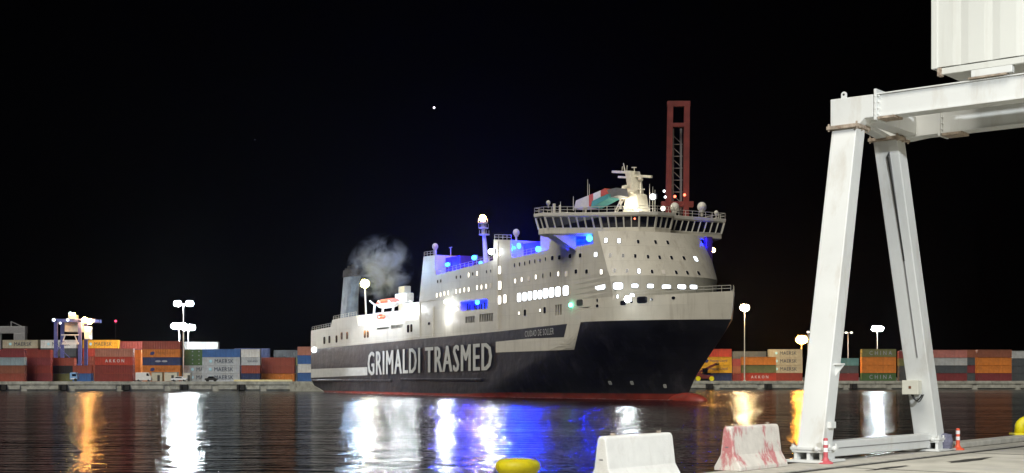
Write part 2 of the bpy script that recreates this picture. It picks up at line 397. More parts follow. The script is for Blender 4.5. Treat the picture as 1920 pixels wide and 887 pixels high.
# recesses cut through the plating
def cutter(lst):
    b = MB()
    for (x0, y0, x1, y1, dep) in lst:
        p = S(x0, y1); q = S(x1, y0)
        pm = S(x1, y1); zb = (S(x0, y1).z + S(x1, y1).z) / 2; zt = (S(x0, y0).z + S(x1, y0).z) / 2
        b.box(p.x, q.x, -1, dep, zb, zt)
    bmesh.ops.recalc_face_normals(b.bm, faces=b.bm.faces)
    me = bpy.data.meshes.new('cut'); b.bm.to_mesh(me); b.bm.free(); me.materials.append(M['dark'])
    o = bpy.data.objects.new('cut', me); COL.objects.link(o); o.parent = ship; return o
def cut(ob, lst, extra=None):
    c = cutter(lst)
    if extra:
        bm = bmesh.new(); bm.from_mesh(c.data)
        for e in extra:
            b = MB(); b.bm.free(); b.bm = bm; b.box(*e)
        bmesh.ops.recalc_face_normals(bm, faces=bm.faces); bm.to_mesh(c.data); bm.free()
    md = ob.modifiers.new('cut', 'BOOLEAN'); md.object = c; md.operation = 'DIFFERENCE'; md.solver = 'EXACT'
    dg = bpy.context.evaluated_depsgraph_get(); dg.update()
    me = bpy.data.meshes.new_from_object(ob.evaluated_get(dg)); ob.modifiers.clear(); ob.data = me
    bpy.data.objects.remove(c)
cut(sup, [(863, 563, 914, 581, 3.2), (872, 593, 890, 611, 2), (898, 588, 924, 608, 2),
          (706, 614, 729, 629, 3), (732, 609, 756, 627, 3), (1040, 571, 1053, 591, 2), (1055, 437, 1112, 461, 3)])
cut(fro, [(1055, 437, 1112, 461, 3.0)], extra=[(155.5, 161.8, 20.5, 27, 28.6, 32.4)])
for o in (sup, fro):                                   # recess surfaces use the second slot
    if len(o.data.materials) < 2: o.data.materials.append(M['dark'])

# projection targets
V = []; Fc = []
for o in (h_red, h_nav, h_wht, sup, fro):
    k = len(V); V += [v.co.copy() for v in o.data.vertices]; Fc += [[k + i for i in p.vertices] for p in o.data.polygons]
bvh = BVHTree.FromPolygons(V, Fc)
def hit(px, py):
    r = bvh.ray_cast(CAML, rayd(px, py)); return r[0], r[1]
def facing(nm, p):
    return nm if nm.dot(CAML - p) > 0 else -nm
def patch(poly, name, m, n=1, off=.05, parent=None):
    """paint or plate laid on the plating: polygon given in photo measurements, subdivided so it follows the curve"""
    bm = bmesh.new(); vs = [bm.verts.new((x, y, 0)) for x, y in poly]; f = bm.faces.new(vs)
    bmesh.ops.triangulate(bm, faces=[f])
    if n > 1: bmesh.ops.subdivide_edges(bm, edges=bm.edges[:], cuts=n, use_grid_fill=True)
    bmesh.ops.triangulate(bm, faces=bm.faces[:])
    for v in bm.verts:
        p, nm = hit(v.co.x, v.co.y)
        if p is None: p = S(v.co.x, v.co.y); nm = Vector((0, -1, 0))
        v.co = p + facing(nm, p) * off
    b = MB(); b.bm.free(); b.bm = bm
    return b.build(name, m, parent or ship)
def win(cx, cy, w, h, m, name='window', frame=True, par=None, oval=False):
    p, nm = hit(cx, cy)
    if p is None: return
    nm = facing(nm, p); nm = nm.normalized()
    up = Vector((0, 0, 1)); up = (up - nm * up.dot(nm)).normalized(); rt = up.cross(nm).normalized()
    # size in metres: cast the window edges on the local plane
    def on_plane(x, y):
        d = rayd(x, y); return CAML + d * ((p - CAML).dot(nm) / d.dot(nm))
    ww = abs((on_plane(cx + w / 2, cy) - on_plane(cx - w / 2, cy)).dot(rt)); hh = abs((on_plane(cx, cy + h / 2) - on_plane(cx, cy - h / 2)).dot(up))
    def ring(kw, kh, off):
        n = 12; r = []
        ex = .45 if not oval else .8
        for i in range(n):
            t = 2 * math.pi * (i + .5) / n; cs, sn = math.cos(t), math.sin(t)
            x = math.copysign(abs(cs) ** ex, cs); y = math.copysign(abs(sn) ** ex, sn)
            r.append(p + rt * x * kw + up * y * kh + nm * off)
        return r
    b = MB(); b.loft([ring(ww / 2, hh / 2, -.02), ring(ww / 2, hh / 2, .06)])
    o = b.build(name, m, par or ship)
    if frame:
        b = MB(); b.loft([ring(ww / 2 + .10, hh / 2 + .10, -.02), ring(ww / 2 + .09, hh / 2 + .09, .04)])
        b.build('window_frame', M['soot'] if m.name.startswith('lit') else M['ship_trim'], o)
    return o
# white bands and lettering on the hull
patch([(583.5, 692), (689, 688.5), (689, 703.5), (583.5, 708.5)], 'hull_stripe', M['letter'], 3)
patch([(930, 641), (990, 635), (1058, 632.3), (1064, 606.5), (1066, 603), (1090, 601), (1077, 655.5), (930, 661)], 'hull_stripe', M['ship_white'], 5, .07)
patch([(989, 634.6), (1017, 613.5), (1063, 608.3), (1058, 632.3)], 'name_panel', M['black'], 4, .10)
def lettering(word, quad, bold, m, name, off, squeeze=0):
    me, x0, x1, y0, y1 = text_mesh(word, 1, bold)
    bm = bmesh.new(); bm.from_mesh(me)
    (ax, ay), (bx, by), (cx, cy), (dx, dy) = quad        # bl, br, tr, tl
    vec = Vector((0, 0, 0))
    for v in bm.verts:
        u = (v.co.x - x0) / (x1 - x0); w = (v.co.y - y0) / (y1 - y0)
        px = lerp(lerp(ax, bx, u), lerp(dx, cx, u), w); py = lerp(lerp(ay, by, u), lerp(dy, cy, u), w)
        p, nm = hit(px, py)
        if p is None: p = S(px, py); nm = Vector((0, -1, 0))
        v.co = p + facing(nm, p) * off
    b = MB(); b.bm.free(); b.bm = bm; return b.build(name, m, ship)
# perspective-correct spacing: letters nearer the bow are wider
def word_on_hull(word, pxa, pxb, yb0, yb1, yt0, yt1, smear, m, name, off, dy=0.0, sp=1.12):
    me, x0, x1, y0, y1 = text_mesh(word, 1, .012 + (sp - 1) * 0); bm = bmesh.new()
    sa = S(pxa, yb0).x; sb = S(pxb, yb1).x
    zb0 = S(pxa, yb0).z; zb1 = S(pxb, yb1).z; zt0 = S(pxa, yt0).z; zt1 = S(pxb, yt1).z
    k = 0
    for dx in ((-smear, 0, smear) if smear else (0,)):
        for d2 in ((-dy, dy) if dy else (0,)):
            n0 = len(bm.verts); bm.from_mesh(me); bm.verts.ensure_lookup_table(); k += 1
            for v in bm.verts[n0:]:
                u = (v.co.x + dx - x0) / (x1 - x0); w = (v.co.y + d2 - y0) / (y1 - y0)
                s = lerp(sa, sb, u); z = lerp(lerp(zb0, zb1, u), lerp(zt0, zt1, u), w)
                v.co = Vector((s, 13 - halfb(s, z) - off - .015 * k, z))
    b = MB(); b.bm.free(); b.bm = bm; return b.build(name, m, ship)
for wd, xa, xb, q in (('GRIMALDI', 691.5, 788.5, (704, 699.5, 660, 651.5)), ('TRASMED', 799.5, 923, (699, 694.5, 651, 642))):
    word_on_hull(wd, xa, xb, *q, .062, M['black'], 'lettering_outline', .04, .015)  # dark outline painted behind the hull letters
    word_on_hull(wd, xa, xb, *q, .044, M['letter'], 'lettering', .20)
word_on_hull('CIUDAD DE SOLLER', 986, 1040, 632, 627, 621, 614.5, .0, M['letter'], 'lettering', .22)
# rubbing strakes low on the hull
for (xa, ya, xb, yb) in ((586, 713, 735, 709), (752, 711, 905, 709)):
    p, q = S(xa, ya), S(xb, yb)
    b = MB(); b.box(p.x, q.x, -.30, .02, p.z - .3, p.z + .25); b.build('rubbing_strake', M['navy'], ship, bevel=.1)
for x, y in ((1144, 718), (1185, 718), (1247, 724)):
    win(x, y, 6, 7, M['letter'], 'bow_marking', frame=False)
# vertical weld seams / shell door outlines
for x0, x1, y0, y1 in ((660, 674, 634, 690), (815, 900, 600, 602),):
    pass

Z4 = lambda x, y: (780 + x / 3.168, 400 + y / 3.168)
Z5 = lambda x, y: (940 + x / 3.41, 300 + y / 3.41)
Z7 = lambda x, y: (1060 + x / 2.762, 440 + y / 2.762)
Z3 = lambda x, y: (560 + x / 2.773, 440 + y / 2.773)
LW, WW, WD, GD = M['win_white'], M['win_warm'], M['win_dim'], M['glass']
for x, y in zip((125, 147, 170, 193, 240, 263, 288, 314, 364, 390, 418), (487, 483, 476, 473, 464, 461, 455, 452, 441, 438, 433)):
    win(*Z4(x, y), 3.3, 9.5, WW, 'cabin_window', oval=True)
win(*Z4(443, 430), 3, 8, WD, 'cabin_window', oval=True)
for x, y, m in ((130, 405, GD), (148, 402, GD), (240, 380, GD), (265, 377, GD), (314, 366, WW), (338, 360, GD), (364, 357, WW), (420, 347, GD), (445, 343, GD)):
    win(*Z4(x, y), 3 if m is WW else 2, 9.5 if m is WW else 6.5, m, 'cabin_window', oval=True)
for x, y, w, h in ((498, 242, 3.5, 9), (498, 337, 5.5, 16), (498, 428, 7, 17), (496, 515, 7.5, 17), (529, 508, 6.5, 17)):
    win(*Z4(x, y), w, h, WW, 'stair_window')
for x, y in zip((586, 616, 647, 676, 707, 738, 770, 810, 852), (308, 303, 298, 290, 285, 280, 272, 267, 262)):
    win(*Z4(x, y), 2.2, 8, GD, 'cabin_window', oval=True)
for x, y, m in ((590, 402, WW), (629, 393, WW), (669, 389, WD), (713, 378, WW), (755, 370, GD), (799, 362, GD), (846, 360, WW)):
    win(*Z4(x, y), 3.6 if m is not GD else 2.2, 9.5, m, 'cabin_window', oval=True)
for x, y, m in ((415, 728, WD), (478, 713, GD), (546, 713, GD), (640, 715, WW), (440, 615, GD), (505, 610, GD), (327, 627, GD), (372, 622, GD)):
    win(*Z5(x, y), 5, 8 if m is GD else 10, m, 'cabin_window')
for x, y, m in ((255, 185, GD), (319, 187, GD), (381, 189, LW), (449, 192, GD), (509, 194, WD), (574, 196, GD), (632, 198, GD), (690, 200, GD),
                (158, 103, LW), (232, 106, GD), (299, 109, GD), (362, 111, GD), (428, 115, GD), (488, 118, GD), (550, 120, GD), (614, 122, GD), (675, 126, LW),
                (210, 30, LW), (278, 32, LW), (377, 37, GD), (467, 39, GD), (530, 41, GD)):
    win(*Z7(x, y), 6.2 if m is LW else 4.6, 9 if m is LW else 7, m, 'cabin_window')
for x, y in ((614, 500), (646, 495), (677, 490), (708, 485), (737, 483)): win(*Z4(x, y), 7.8, 17, LW, 'lounge_window')
for x, y in ((770, 475), (806, 470), (844, 465)): win(*Z4(x, y), 10, 19, LW, 'lounge_window')
win(*Z5(413, 835), 11, 19, LW, 'lounge_window')
for x, y, w, h in ((181, 266, 19, 15), (273, 266, 19, 13), (360, 265, 13, 8), (440, 266, 12.5, 8), (523, 270, 17, 8), (602, 270, 16, 9), (663, 271, 14, 8)):
    win(*Z7(x, y), w, h, LW, 'lounge_window')
for x, y, w, h, m in ((613, 593, 3, 6, WW), (648, 590, 4.5, 12, GD), (738, 576, 3, 6, WW), (765, 575, 4.5, 12, GD)): win(*Z4(x, y), w, h, m, 'door_window')
for x, y, w, h, m in ((166, 340, 3, 7, GD), (166, 369, 5, 6, GD), (343, 348, 5, 5, GD), (447, 335, 6, 5, GD), (560, 328, 7, 6, GD),
                      (398, 338, 20, 13, GD), (300, 354, 11, 9, GD), (75, 352, 12, 12, M['dark']), (271, 322, 4, 9, LW), (346, 317, 9, 10, LW), (249, 325, 2, 8, WD)):
    win(*Z7(x, y), w, h, m, 'mooring_port', oval=w < 8)
for x, y in ((134, 550), (160, 545), (197, 543), (224, 527), (252, 525)): win(*Z3(x, y), 3.6, 14, GD, 'stern_port', frame=False)
for x, y in ((345, 517), (360, 516), (570, 489), (587, 486)): win(*Z3(x, y), 4.4, 15, GD, 'stern_port', frame=True)
for x, y, w, h in ((678, 462, 4, 5),): win(*Z3(x, y), w, h, GD, 'stern_port', frame=False)
# gratings over the openings
def grating(x0, y0, x1, y1, n, name='grating'):
    b = MB()
    for i in range(n + 1):
        x = lerp(x0, x1, i / n); p = S(x, y1); q = S(x, y0); b.box(p.x - .12, p.x + .12, .05, .2, p.z, q.z)
    b.build(name, M['ship_white'], ship)
grating(872, 593, 890, 611, 4); grating(898, 588, 924, 608, 6); grating(1040, 571, 1053, 591, 3); grating(732, 609, 756, 627, 5)
# vertical fender ribs and deck edges on the plating
for y0, y1, xa, xb in ((631, 606, 800, 985),):
    pass
b = MB()
for z in (24.0, 27.0, 30.0):
    pass
b.bm.free()

# ---- lamps on the ship: a housing and the bright glass
def ship_lamp(px, py, t, r, m, name='floodlight', arm=None, sc=(1, 1, 1)):
    p = S(px, py, t); b = MB(); b.ball(p, r, 14, sc); g = b.build('lamp_glass', m, None, smooth=True)
    b = MB(); b.box(p.x - r * .8, p.x + r * .8, p.y + r * .7, p.y + r * 1.1, p.z - r * .7, p.z + r * .9)
    if arm: b.tube((p.x, p.y + r, p.z - r * .3), (p.x, p.y + r, p.z - arm), .09)
    h = b.build(name, M['steel'], ship); g.parent = h; return h
# recess lighting: houses set back from the side on the open decks
def house(px0, px1, pyt0, pyb, t0, t1, name, m, z0=None):
    p = S(px0, pyb, t0); q = S(px1, pyt0, t0); b = MB(); b.box(p.x, q.x, t0, t1, z0 if z0 else p.z, q.z); return b.build(name, m, ship, bevel=.05)
house(821, 862, 479, 520, 2.5, 23, 'deckhouse', M['blue_wall'], 28)
b = MB()
for x, y, w, hh in ((868, 505, 3, 3.2), (880, 497, 2.2, 4.6), (893, 500, 3, 3.0), (905, 496, 3.5, 3.0)):
    p = S(x, y, 4); b.box(p.x - w / 2, p.x + w / 2, 4, 9, p.z - hh, p.z)
b.build('deck_machinery', M['blue_wall'], ship, bevel=.1)
house(961, 1012, 452, 486, 3.0, 23, 'deckhouse', M['blue_wall'], 28)
house(1013, 1040, 437, 478, 1.2, 24.8, 'deckhouse', M['ship_trim'], 28)
ship_lamp(839, 496, 1.6, .62, M['blue_core'], sc=(1.5, .7, .7)); ship_lamp(889, 483, 2.6, .66, M['blue_core'], arm=1.5, sc=(1.5, .7, .8)); ship_lamp(901, 493, 2.6, .4, M['blue_core'])
ship_lamp(970, 462, 1.9, .9, M['blue_core'], sc=(1.2, .7, .9)); ship_lamp(1009, 467, 1.0, .6, M['blue_core'])
ship_lamp(1061, 451, 1.6, .62, M['blue_core']); ship_lamp(1105, 447, 1.6, .62, M['blue_core']); ship_lamp(1062, 438, 1.4, .35, M['blue_core'])
# strong blue sources (the coloured wash on the decks)
def blue_pt(px, py, t, e, name='blue_wash', col=(.0, .003, 1.0), rad=.3):
    l = bpy.data.lights.new(name, 'POINT'); l.energy = e * (3.0 if name == 'blue_wash' else 1); l.color = col; l.shadow_soft_size = rad
    o = bpy.data.objects.new(name, l); COL.objects.link(o); o.parent = ship; o.location = S(px, py, t)
for x, y, t, e in ((836, 493, .5, 3200), (850, 485, 1.5, 1500), (885, 488, 1.2, 2800), (900, 494, 2.0, 1200), (970, 464, .6, 4500), (990, 458, 1.5, 1100), (1009, 467, .2, 350),
                   (1070, 450, 1.2, 2400), (1100, 448, 1.2, 2400)):
    blue_pt(x, y, t, e)
for x, y in ((870, 569), (882, 568), (895, 568), (908, 567)): blue_pt(x, y, 1.6, 500, rad=.15)
for x, y in ((871, 569), (895, 567)): ship_lamp(x, y, 1.4, .5, M['blue_core'])
# people-sized railing silhouettes inside the promenade opening: lockers and davit posts
b = MB()
for x in (868, 877, 881, 890, 893, 899, 903, 909):
    p = S(x, 578, .9); b.tube((p.x, .9, p.z - .9), (p.x, .9, p.z + random.uniform(.5, 1.2)), .22, .16)
b.build('deck_equipment', M['black'], ship)
# port bridge-wing support lit blue
o_l = bpy.data.lights.new('blue_wash', 'POINT'); o_l.energy = 900; o_l.color = (.0, .008, 1); o_l.shadow_soft_size = .3
oo = bpy.data.objects.new('blue_wash', o_l); COL.objects.link(oo); oo.parent = ship; oo.location = (161.5, 24, 31.6)
b = MB(); b.box(159.8, 161.2, 25.0, 26.5, 27.5, 33); b.build('wing_support', M['blue_wall'], ship, bevel=.1)

# white floodlights
ship_lamp(921, 472, -1.0, .62, M['soft_lamp']); ship_lamp(836, 566, -1.0, .42, M['soft_lamp']); blue_pt(832, 578, -1.6, 600, 'deck_light', (.95, .98, 1)); blue_pt(828, 600, -1.6, 350, 'deck_light', (.95, .98, 1))
ship_lamp(1177, 561, -.8, .62, M['soft_lamp']); ship_lamp(1070, 572, -.2, .42, M['green_lamp'])
ship_lamp(589, 656, -.6, .9, M['win_white'], 'stern_light')
ship_lamp(700, 596, -1.2, .42, M['white_lamp']); ship_lamp(740, 590, -1.2, .42, M['white_lamp']); ship_lamp(769, 584, -1.2, .35, M['white_lamp']); ship_lamp(689, 601, -.8, .35, M['white_lamp'])
ship_lamp(712, 628, 1.4, .25, M['win_white'])

def sea_spot(px, py, t, e, col, rad=.4):
    # floodlight beam aimed outboard over the water
    p = S(px, py, t); d = (CAML - p).normalized(); p = p + d * 1.1; aim = Vector((d.x * .42, d.y * .42 - .55, -.12))
    l = bpy.data.lights.new('sea_flood_beam', 'SPOT'); l.energy = e; l.color = col; l.spot_size = R(95); l.spot_blend = .4; l.shadow_soft_size = rad
    o = bpy.data.objects.new('sea_flood_beam', l); COL.objects.link(o); o.parent = ship; o.location = p; o.rotation_euler = aim.to_track_quat('-Z', 'Y').to_euler()
CW = (.90, .97, 1.0)
sea_spot(921, 472, -1.0, 30000, CW, .5); sea_spot(836, 566, -1.0, 20000, CW)
for x, y in ((700, 596), (740, 590), (769, 584)): sea_spot(x, y, -1.2, 5500, CW, .35)
sea_spot(684, 534, 1, 16000, (1, .85, .45), .5)
for x, y, t, e in ((970, 462, 1.9, 60000), (1009, 467, 1.0, 18000), (839, 496, 1.6, 10000), (889, 483, 2.6, 14000), (1061, 451, 1.6, 9000), (1105, 447, 1.6, 6000)): sea_spot(x, y, t, e, (0, .02, 1), .35)
sea_spot(1177, 561, -.8, 9000, CW, .35)

# ---- lifeboat deck
def lifeboat(px, py, t, L, m_top, name='lifeboat'):
    p = S(px, py, t); b = MB(); rings = []
    for i in range(13):
        u = -1 + 2 * i / 12; w = 1.5 * max(.08, (1 - abs(u) ** 2.6)); d = 1.25 * max(.1, (1 - abs(u) ** 3.5))
        rings.append([Vector((p.x + u * L / 2, p.y + w * math.cos(a), p.z + (d * math.sin(a)) + .35 * abs(u) ** 3)) for a in [math.pi + math.pi * k / 8 for k in range(9)]])
    b.loft(rings); o = b.build(name, M['boat_white'], ship, smooth=False)
    b = MB(); rings = []
    for i in range(11):
        u = -.92 + 1.84 * i / 10; w = 1.4 * max(.08, (1 - abs(u) ** 3)); d = 1.3 * max(.1, 1 - abs(u) ** 4)
        rings.append([Vector((p.x + u * L / 2, p.y + w * math.cos(a), p.z + .02 + d * math.sin(a))) for a in [math.pi * k / 8 for k in range(9)]])
    b.loft(rings); b.build('canopy', m_top, o); return o
lifeboat(728, 569, 1.3, 17, M['orange']); 
p = S(752, 560, 1.3); b = MB(); b.box(p.x - 4, p.x + 3.5, 1.2, 3.4, p.z - .9, p.z + 1.4); b.build('boat_canopy_cover', M['boat_white'], ship, bevel=.3)
house(671, 704, 588, 612, 1.0, 24, 'deckhouse', M['boat_white'], 16.5)
house(704, 760, 581, 606, 3.5, 23, 'deckhouse', M['boat_white'], 16.5)
house(760, 785, 566, 600, .8, 25, 'deckhouse', M['boat_white'], 16.5)
p = S(715, 594, .6); b = MB(); b.ball(p, .9, 12, (2.4, 1, .8)); b.build('rescue_boat', M['orange'], ship)
for x in (700, 716, 735, 757, 775):
    b = MB(); p = S(x, 604, .5); q = S(x, 572, .9); b.bar(p, (p.x, .9, q.z), .45); b.bar((p.x, .9, q.z), (p.x, -.6, q.z + 1.1), .35)
    b.build('davit', M['boat_white'], ship)
blue_pt(715, 590, -1.0, 800, 'deck_light', (.95, .98, 1)); blue_pt(745, 583, -1.2, 800, 'deck_light', (.95, .98, 1)); blue_pt(772, 578, -1.2, 700, 'deck_light', (.95, .98, 1))
blue_pt(684, 603, -.6, 500, 'deck_light', (.95, .98, 1))

# ---- funnel and aft mast lamp
def quadring(pl, pr, t0, t1):
    return [Vector((pl.x, t0, pl.z)), Vector((pr.x, t0, pr.z)), Vector((pr.x, t1, pr.z)), Vector((pl.x, t1, pl.z))]
def fr(xl, xr, y, t0, t1):
    a = S(xl, y, t0); c = S(xr, y, t1); n = 16; r = []
    cs = (a.x + c.x) / 2; rs = abs(c.x - a.x) / 2 * .97; ct = (t0 + t1) / 2; rt_ = (t1 - t0) / 2
    for i in range(n):
        q = 2 * math.pi * i / n; e = .6
        r.append(Vector((cs + rs * math.copysign(abs(math.cos(q)) ** e, math.cos(q)), ct + rt_ * math.copysign(abs(math.sin(q)) ** e, math.sin(q)), a.z)))
    return r
b = MB(); b.loft([fr(630, 678, 612, 6, 10), fr(634, 676, 595, 6, 10), fr(637, 676, 560, 6.2, 9.8), fr(639, 678, 535, 6.3, 9.7), fr(640, 681, 521, 6.3, 9.7)])
fun = b.build('funnel', M['funnel'], ship)
b = MB(); b.loft([fr(638, 684, 520.5, 6.1, 9.9), fr(639, 684, 508, 6.1, 9.9)]); b.build('funnel_cap', M['soot'], fun)
b = MB()
for x, y, t in ((655, 499, 7), (662, 496, 8), (668, 498, 9), (650, 503, 8.6)):
    p = S(x, 510, t); q = S(x, y, t); b.tube(p, (p.x, p.y, q.z), .55)
b.build('exhaust_pipe', M['soot'], fun, smooth=False)
b = MB(); p = S(675, 600, 1.5); q = S(675, 535, 1.5); b.box(p.x, p.x + 4.2, 13, 15, p.z - 3, q.z); b.build('ventilation_trunk', M['ship_trim'], ship, bevel=.2)
b = MB(); p = S(687, 604, 2); q = S(684, 534, 2); b.tube(p, q, .28, .2); b.bar(q, q + Vector((-1.5, 0, 0)), .2)
lp = b.build('lamp_post', M['pipe'], ship)
b = MB(); b.ball(q + Vector((0, 0, .3)), 1.15, 14); b.build('lamp_glass', M['warm_lamp'], lp, smooth=True)
# aft signal mast
base = S(913, 487, 6); tp = S(905, 413, 6); b = MB(); b.tube(base - Vector((0, 0, 2)), tp, .75, .28, 12)
for y in (428, 418, 440):
    q = base.lerp(tp, (487 - y) / 74); b.tube(q - Vector((0, 0, .1)), q + Vector((0, 0, .12)), 1.25 - (440 - y) * .01, n=14)
    for k in range(6):
        an = k * math.pi / 3; b.tube(q + Vector((1.1 * math.cos(an), 1.1 * math.sin(an), 0)), q + Vector((1.1 * math.cos(an), 1.1 * math.sin(an), 1)), .05, n=5)
ms = b.build('signal_mast', M['ship_trim'], ship)
b = MB(); b.ball(tp + Vector((0, 0, .5)), .75, 14); b.build('lamp_glass', M['orange_lamp'], ms, smooth=True)
def dome(px, py, t, r, post, tint=None):
    p = S(px, py, t); b = MB(); b.ball(p, r, 16, (1, 1, 1.08)); b.tube((p.x, p.y, p.z - r - post), (p.x, p.y, p.z - r * .7), r * .28); b.tube((p.x, p.y, p.z - r * 1.15), (p.x, p.y, p.z - r * .85), r * .6)
    return b.build('satellite_dome', M['ship_trim'], ship, smooth=True)
dome(816, 462, 3, .75, 2.0); dome(968, 436, 4, .75, 2.2); dome(1098, 384, 6, .8, .8)
b = MB(); p = S(845, 464, 4); b.tube((p.x, 4, p.z - 2), p, .1); b.bar(p - Vector((.8, 0, 0)), p + Vector((.8, 0, 0)), .15); b.build('antenna', M['ship_trim'], ship)

# ---- bridge
RZ = 37.25
wing = [(147.0, -6.8), (149.6, -6.2), (155.2, 3.2), (160.2, 9.2), (161.4, 12.5), (161.2, 16.6), (158.2, 18.2), (158.2, 31.6), (148, 32.2), (145.5, 26), (144, 0)]
def bring(z, grow):
    c = Vector((153, 13)); r = []
    for x, y in wing:
        d = (Vector((x, y)) - c); d = d * (1 + grow / d.length); r.append(Vector((c.x + d.x, c.y + d.y, z)))
    return r
b = MB(); b.loft([bring(36.35, .1), bring(36.6, .45), bring(RZ, .5)]); br = b.build('bridge_roof', M['ship_trim'], ship, bevel=.05)
b = MB(); b.loft([bring(34.15, -.75), bring(36.35, -.05)]); b.build('bridge_glazing', M['glass'], br)
b = MB(); b.loft([bring(32.7, -1.6), bring(33.1, -.5), bring(34.15, -.5)]); b.build('bridge_bulwark', M['ship_white'], br, bevel=.04)
b = MB(); lo = bring(34.1, -.62); hi = bring(36.38, .06); nw = len(lo)
for i in range(nw):
    a0, a1, h0, h1 = lo[i], lo[(i + 1) % nw], hi[i], hi[(i + 1) % nw]; k = max(1, round((a1 - a0).length / 1.45))
    for j in range(k): b.bar(a0.lerp(a1, j / k), h0.lerp(h1, j / k), .22 if j else .34)
    b.bar(a0 + Vector((0, 0, .1)), a1 + Vector((0, 0, .1)), .14)
b.build('window_mullions', M['ship_trim'], br)
# wing brackets under the bridge
for s in (148.5, 151):
    b = MB(); b.prism([Vector((s, .0, 29.8)), Vector((s, .0, 32.7)), Vector((s, -5.4, 32.75))], (.35, 0, 0)); b.build('wing_bracket', M['ship_white'], ship)
for s in (149.5, 155.5):
    b = MB(); b.prism([Vector((s, 26, 29.5)), Vector((s, 26, 32.7)), Vector((s, 31, 32.75))], (.35, 0, 0)); b.build('wing_bracket', M['ship_white'], ship)
def rail(pts, h, step, name, par, m=None, r=.055):
    b = MB()
    for a, c in zip(pts[:-1], pts[1:]):
        a, c = Vector(a), Vector(c); k = max(1, round((c - a).length / step))
        for j in range(k + 1):
            q = a.lerp(c, j / k); b.tube(q, q + Vector((0, 0, h)), r, n=5)
        for f in (.5, 1): b.tube(a + Vector((0, 0, h * f)), c + Vector((0, 0, h * f)), r * .8, n=5)
    return b.build(name, m or M['ship_trim'], par)
rr = bring(RZ, .3); rail(rr + [rr[0]], 1.15, 1.6, 'roof_railing', br)
def edge_rail(pxs, name='deck_railing', t=.2, h=1.1):
    rail([(S(x, y).x, t, S(x, y).z) for x, y in pxs], h, 2.0, name, ship)
edge_rail([(584, 620), (619, 613)]); edge_rail([(624, 600), (667, 592)]); edge_rail([(794, 481), (817, 478)]); edge_rail([(819, 515), (924, 488)]); edge_rail([(961, 483), (1003, 474)]); edge_rail([(926, 449), (957, 450)])
# bow rail
pts = []
for i in range(14):
    s = lerp(168, 184.9, i / 13); pts.append((s, 13 - halfb(s, 19.8) + .1, interp(s, top_tab)))
rail(pts, 1.1, 1.7, 'bow_railing', ship)
pts = [(x, 26 - y, z) for x, y, z in pts]; rail(pts[::-1] , 1.1, 1.7, 'bow_railing', ship)
# flag-coloured slanted canopy on the bridge roof
def quad3(pa, pb, pc, pd, th, name, m):
    P = [S(x, y, t) for x, y, t in (pa, pb, pc, pd)]; b = MB(); b.prism(P, (0, th, -.1)); return b.build(name, m, ship)
cn = empty('roof_canopy'); cn.parent = ship
def cq(pts, m, name): o = quad3(*pts, 2.6, name, m); o.parent = cn
cq([(1076, 391, 5), (1104, 388, 5), (1104, 366, 5), (1080, 376, 5)], M['ship_trim'], 'canopy_panel')
cq([(1104.2, 388, 5), (1112, 376, 5), (1112, 363, 5), (1104.2, 366, 5)], M['flag_red'], 'canopy_panel')
cq([(1112.2, 376, 5), (1126, 369, 5), (1126, 357, 5), (1112.2, 363, 5)], M['flag_white'], 'canopy_panel')
cq([(1126.2, 369, 5), (1140, 363, 5), (1134, 353, 5), (1126.2, 357, 5)], M['flag_red'], 'canopy_panel')
cq([(1108, 389, 4.6), (1140, 372, 4.6), (1140, 363.5, 4.6), (1110, 377, 4.6)], M['teal'], 'canopy_panel')
cq([(1140.2, 372, 5.2), (1158, 366, 5.2), (1155, 352, 5.2), (1138, 356, 5.2)], M['steel'], 'canopy_panel')
# main mast
T = 12.0
b = MB()
def mr(xl, xr, y): return quadring(S(xl, y, T - 1.2), S(xr, y, T - 1.2), T - 1.2, T + 1.4)
b.loft([mr(1168, 1200, 398), mr(1171, 1196, 385), mr(1176, 1193, 364)])
b.loft([mr(1176, 1188, 366), mr(1175, 1185, 345), mr(1171, 1180, 320)])
mm = b.build('main_mast', M['pipe'], ship, bevel=.1)
def mp(x, y, t=T): return S(x, y, t)
b = MB(); b.bar(mp(1149, 322), mp(1192, 324), .5); b.bar(mp(1160, 332), mp(1185, 333), .4); b.tube(mp(1172, 322), mp(1169, 306), .16, .08); b.tube(mp(1190, 324), mp(1189, 314), .1); b.bar(mp(1185, 314), mp(1193, 314), .2)
b.tube(mp(1166, 322), mp(1167, 312), .08); b.tube(mp(1175, 322), mp(1176, 310), .08); b.build('yard', M['pipe'], mm)
b = MB(); b.tube(mp(1201, 398), mp(1201, 340), .3, .2); b.bar(mp(1195, 355), mp(1208, 355), .25); b.bar(mp(1195, 365), mp(1209, 365), .25); b.ball(mp(1201, 336), .55, 10); b.build('radar_post', M['pipe'], mm)
b = MB(); b.bar(mp(1181, 329), mp(1222, 331.5), .38, .5); b.build('radar_scanner', M['pipe'], mm)
b = MB(); b.bar(mp(1153, 397), mp(1168, 366), .2); b.bar(mp(1157, 397), mp(1172, 370), .2)
for i in range(6): q = i / 6; b.bar(mp(lerp(1153, 1168, q), lerp(397, 366, q)), mp(lerp(1157, 1172, q), lerp(397, 370, q)), .12)
b.path([mp(1164, 392), mp(1163, 362), mp(1166, 354), mp(1171, 354), mp(1173, 362), mp(1172, 385)], .22, 6)
b.build('mast_ladder', M['warm_lamp'] if False else M['pipe'], mm)
b = MB()
for x, y in ((1186, 352), (1192, 360), (1183, 372)): b.box(mp(x, y).x - .6, mp(x, y).x + .9, T - 2.2, T - .8, mp(x, y).z - .2, mp(x, y).z + .3)
b.build('mast_platform', M['pipe'], mm)
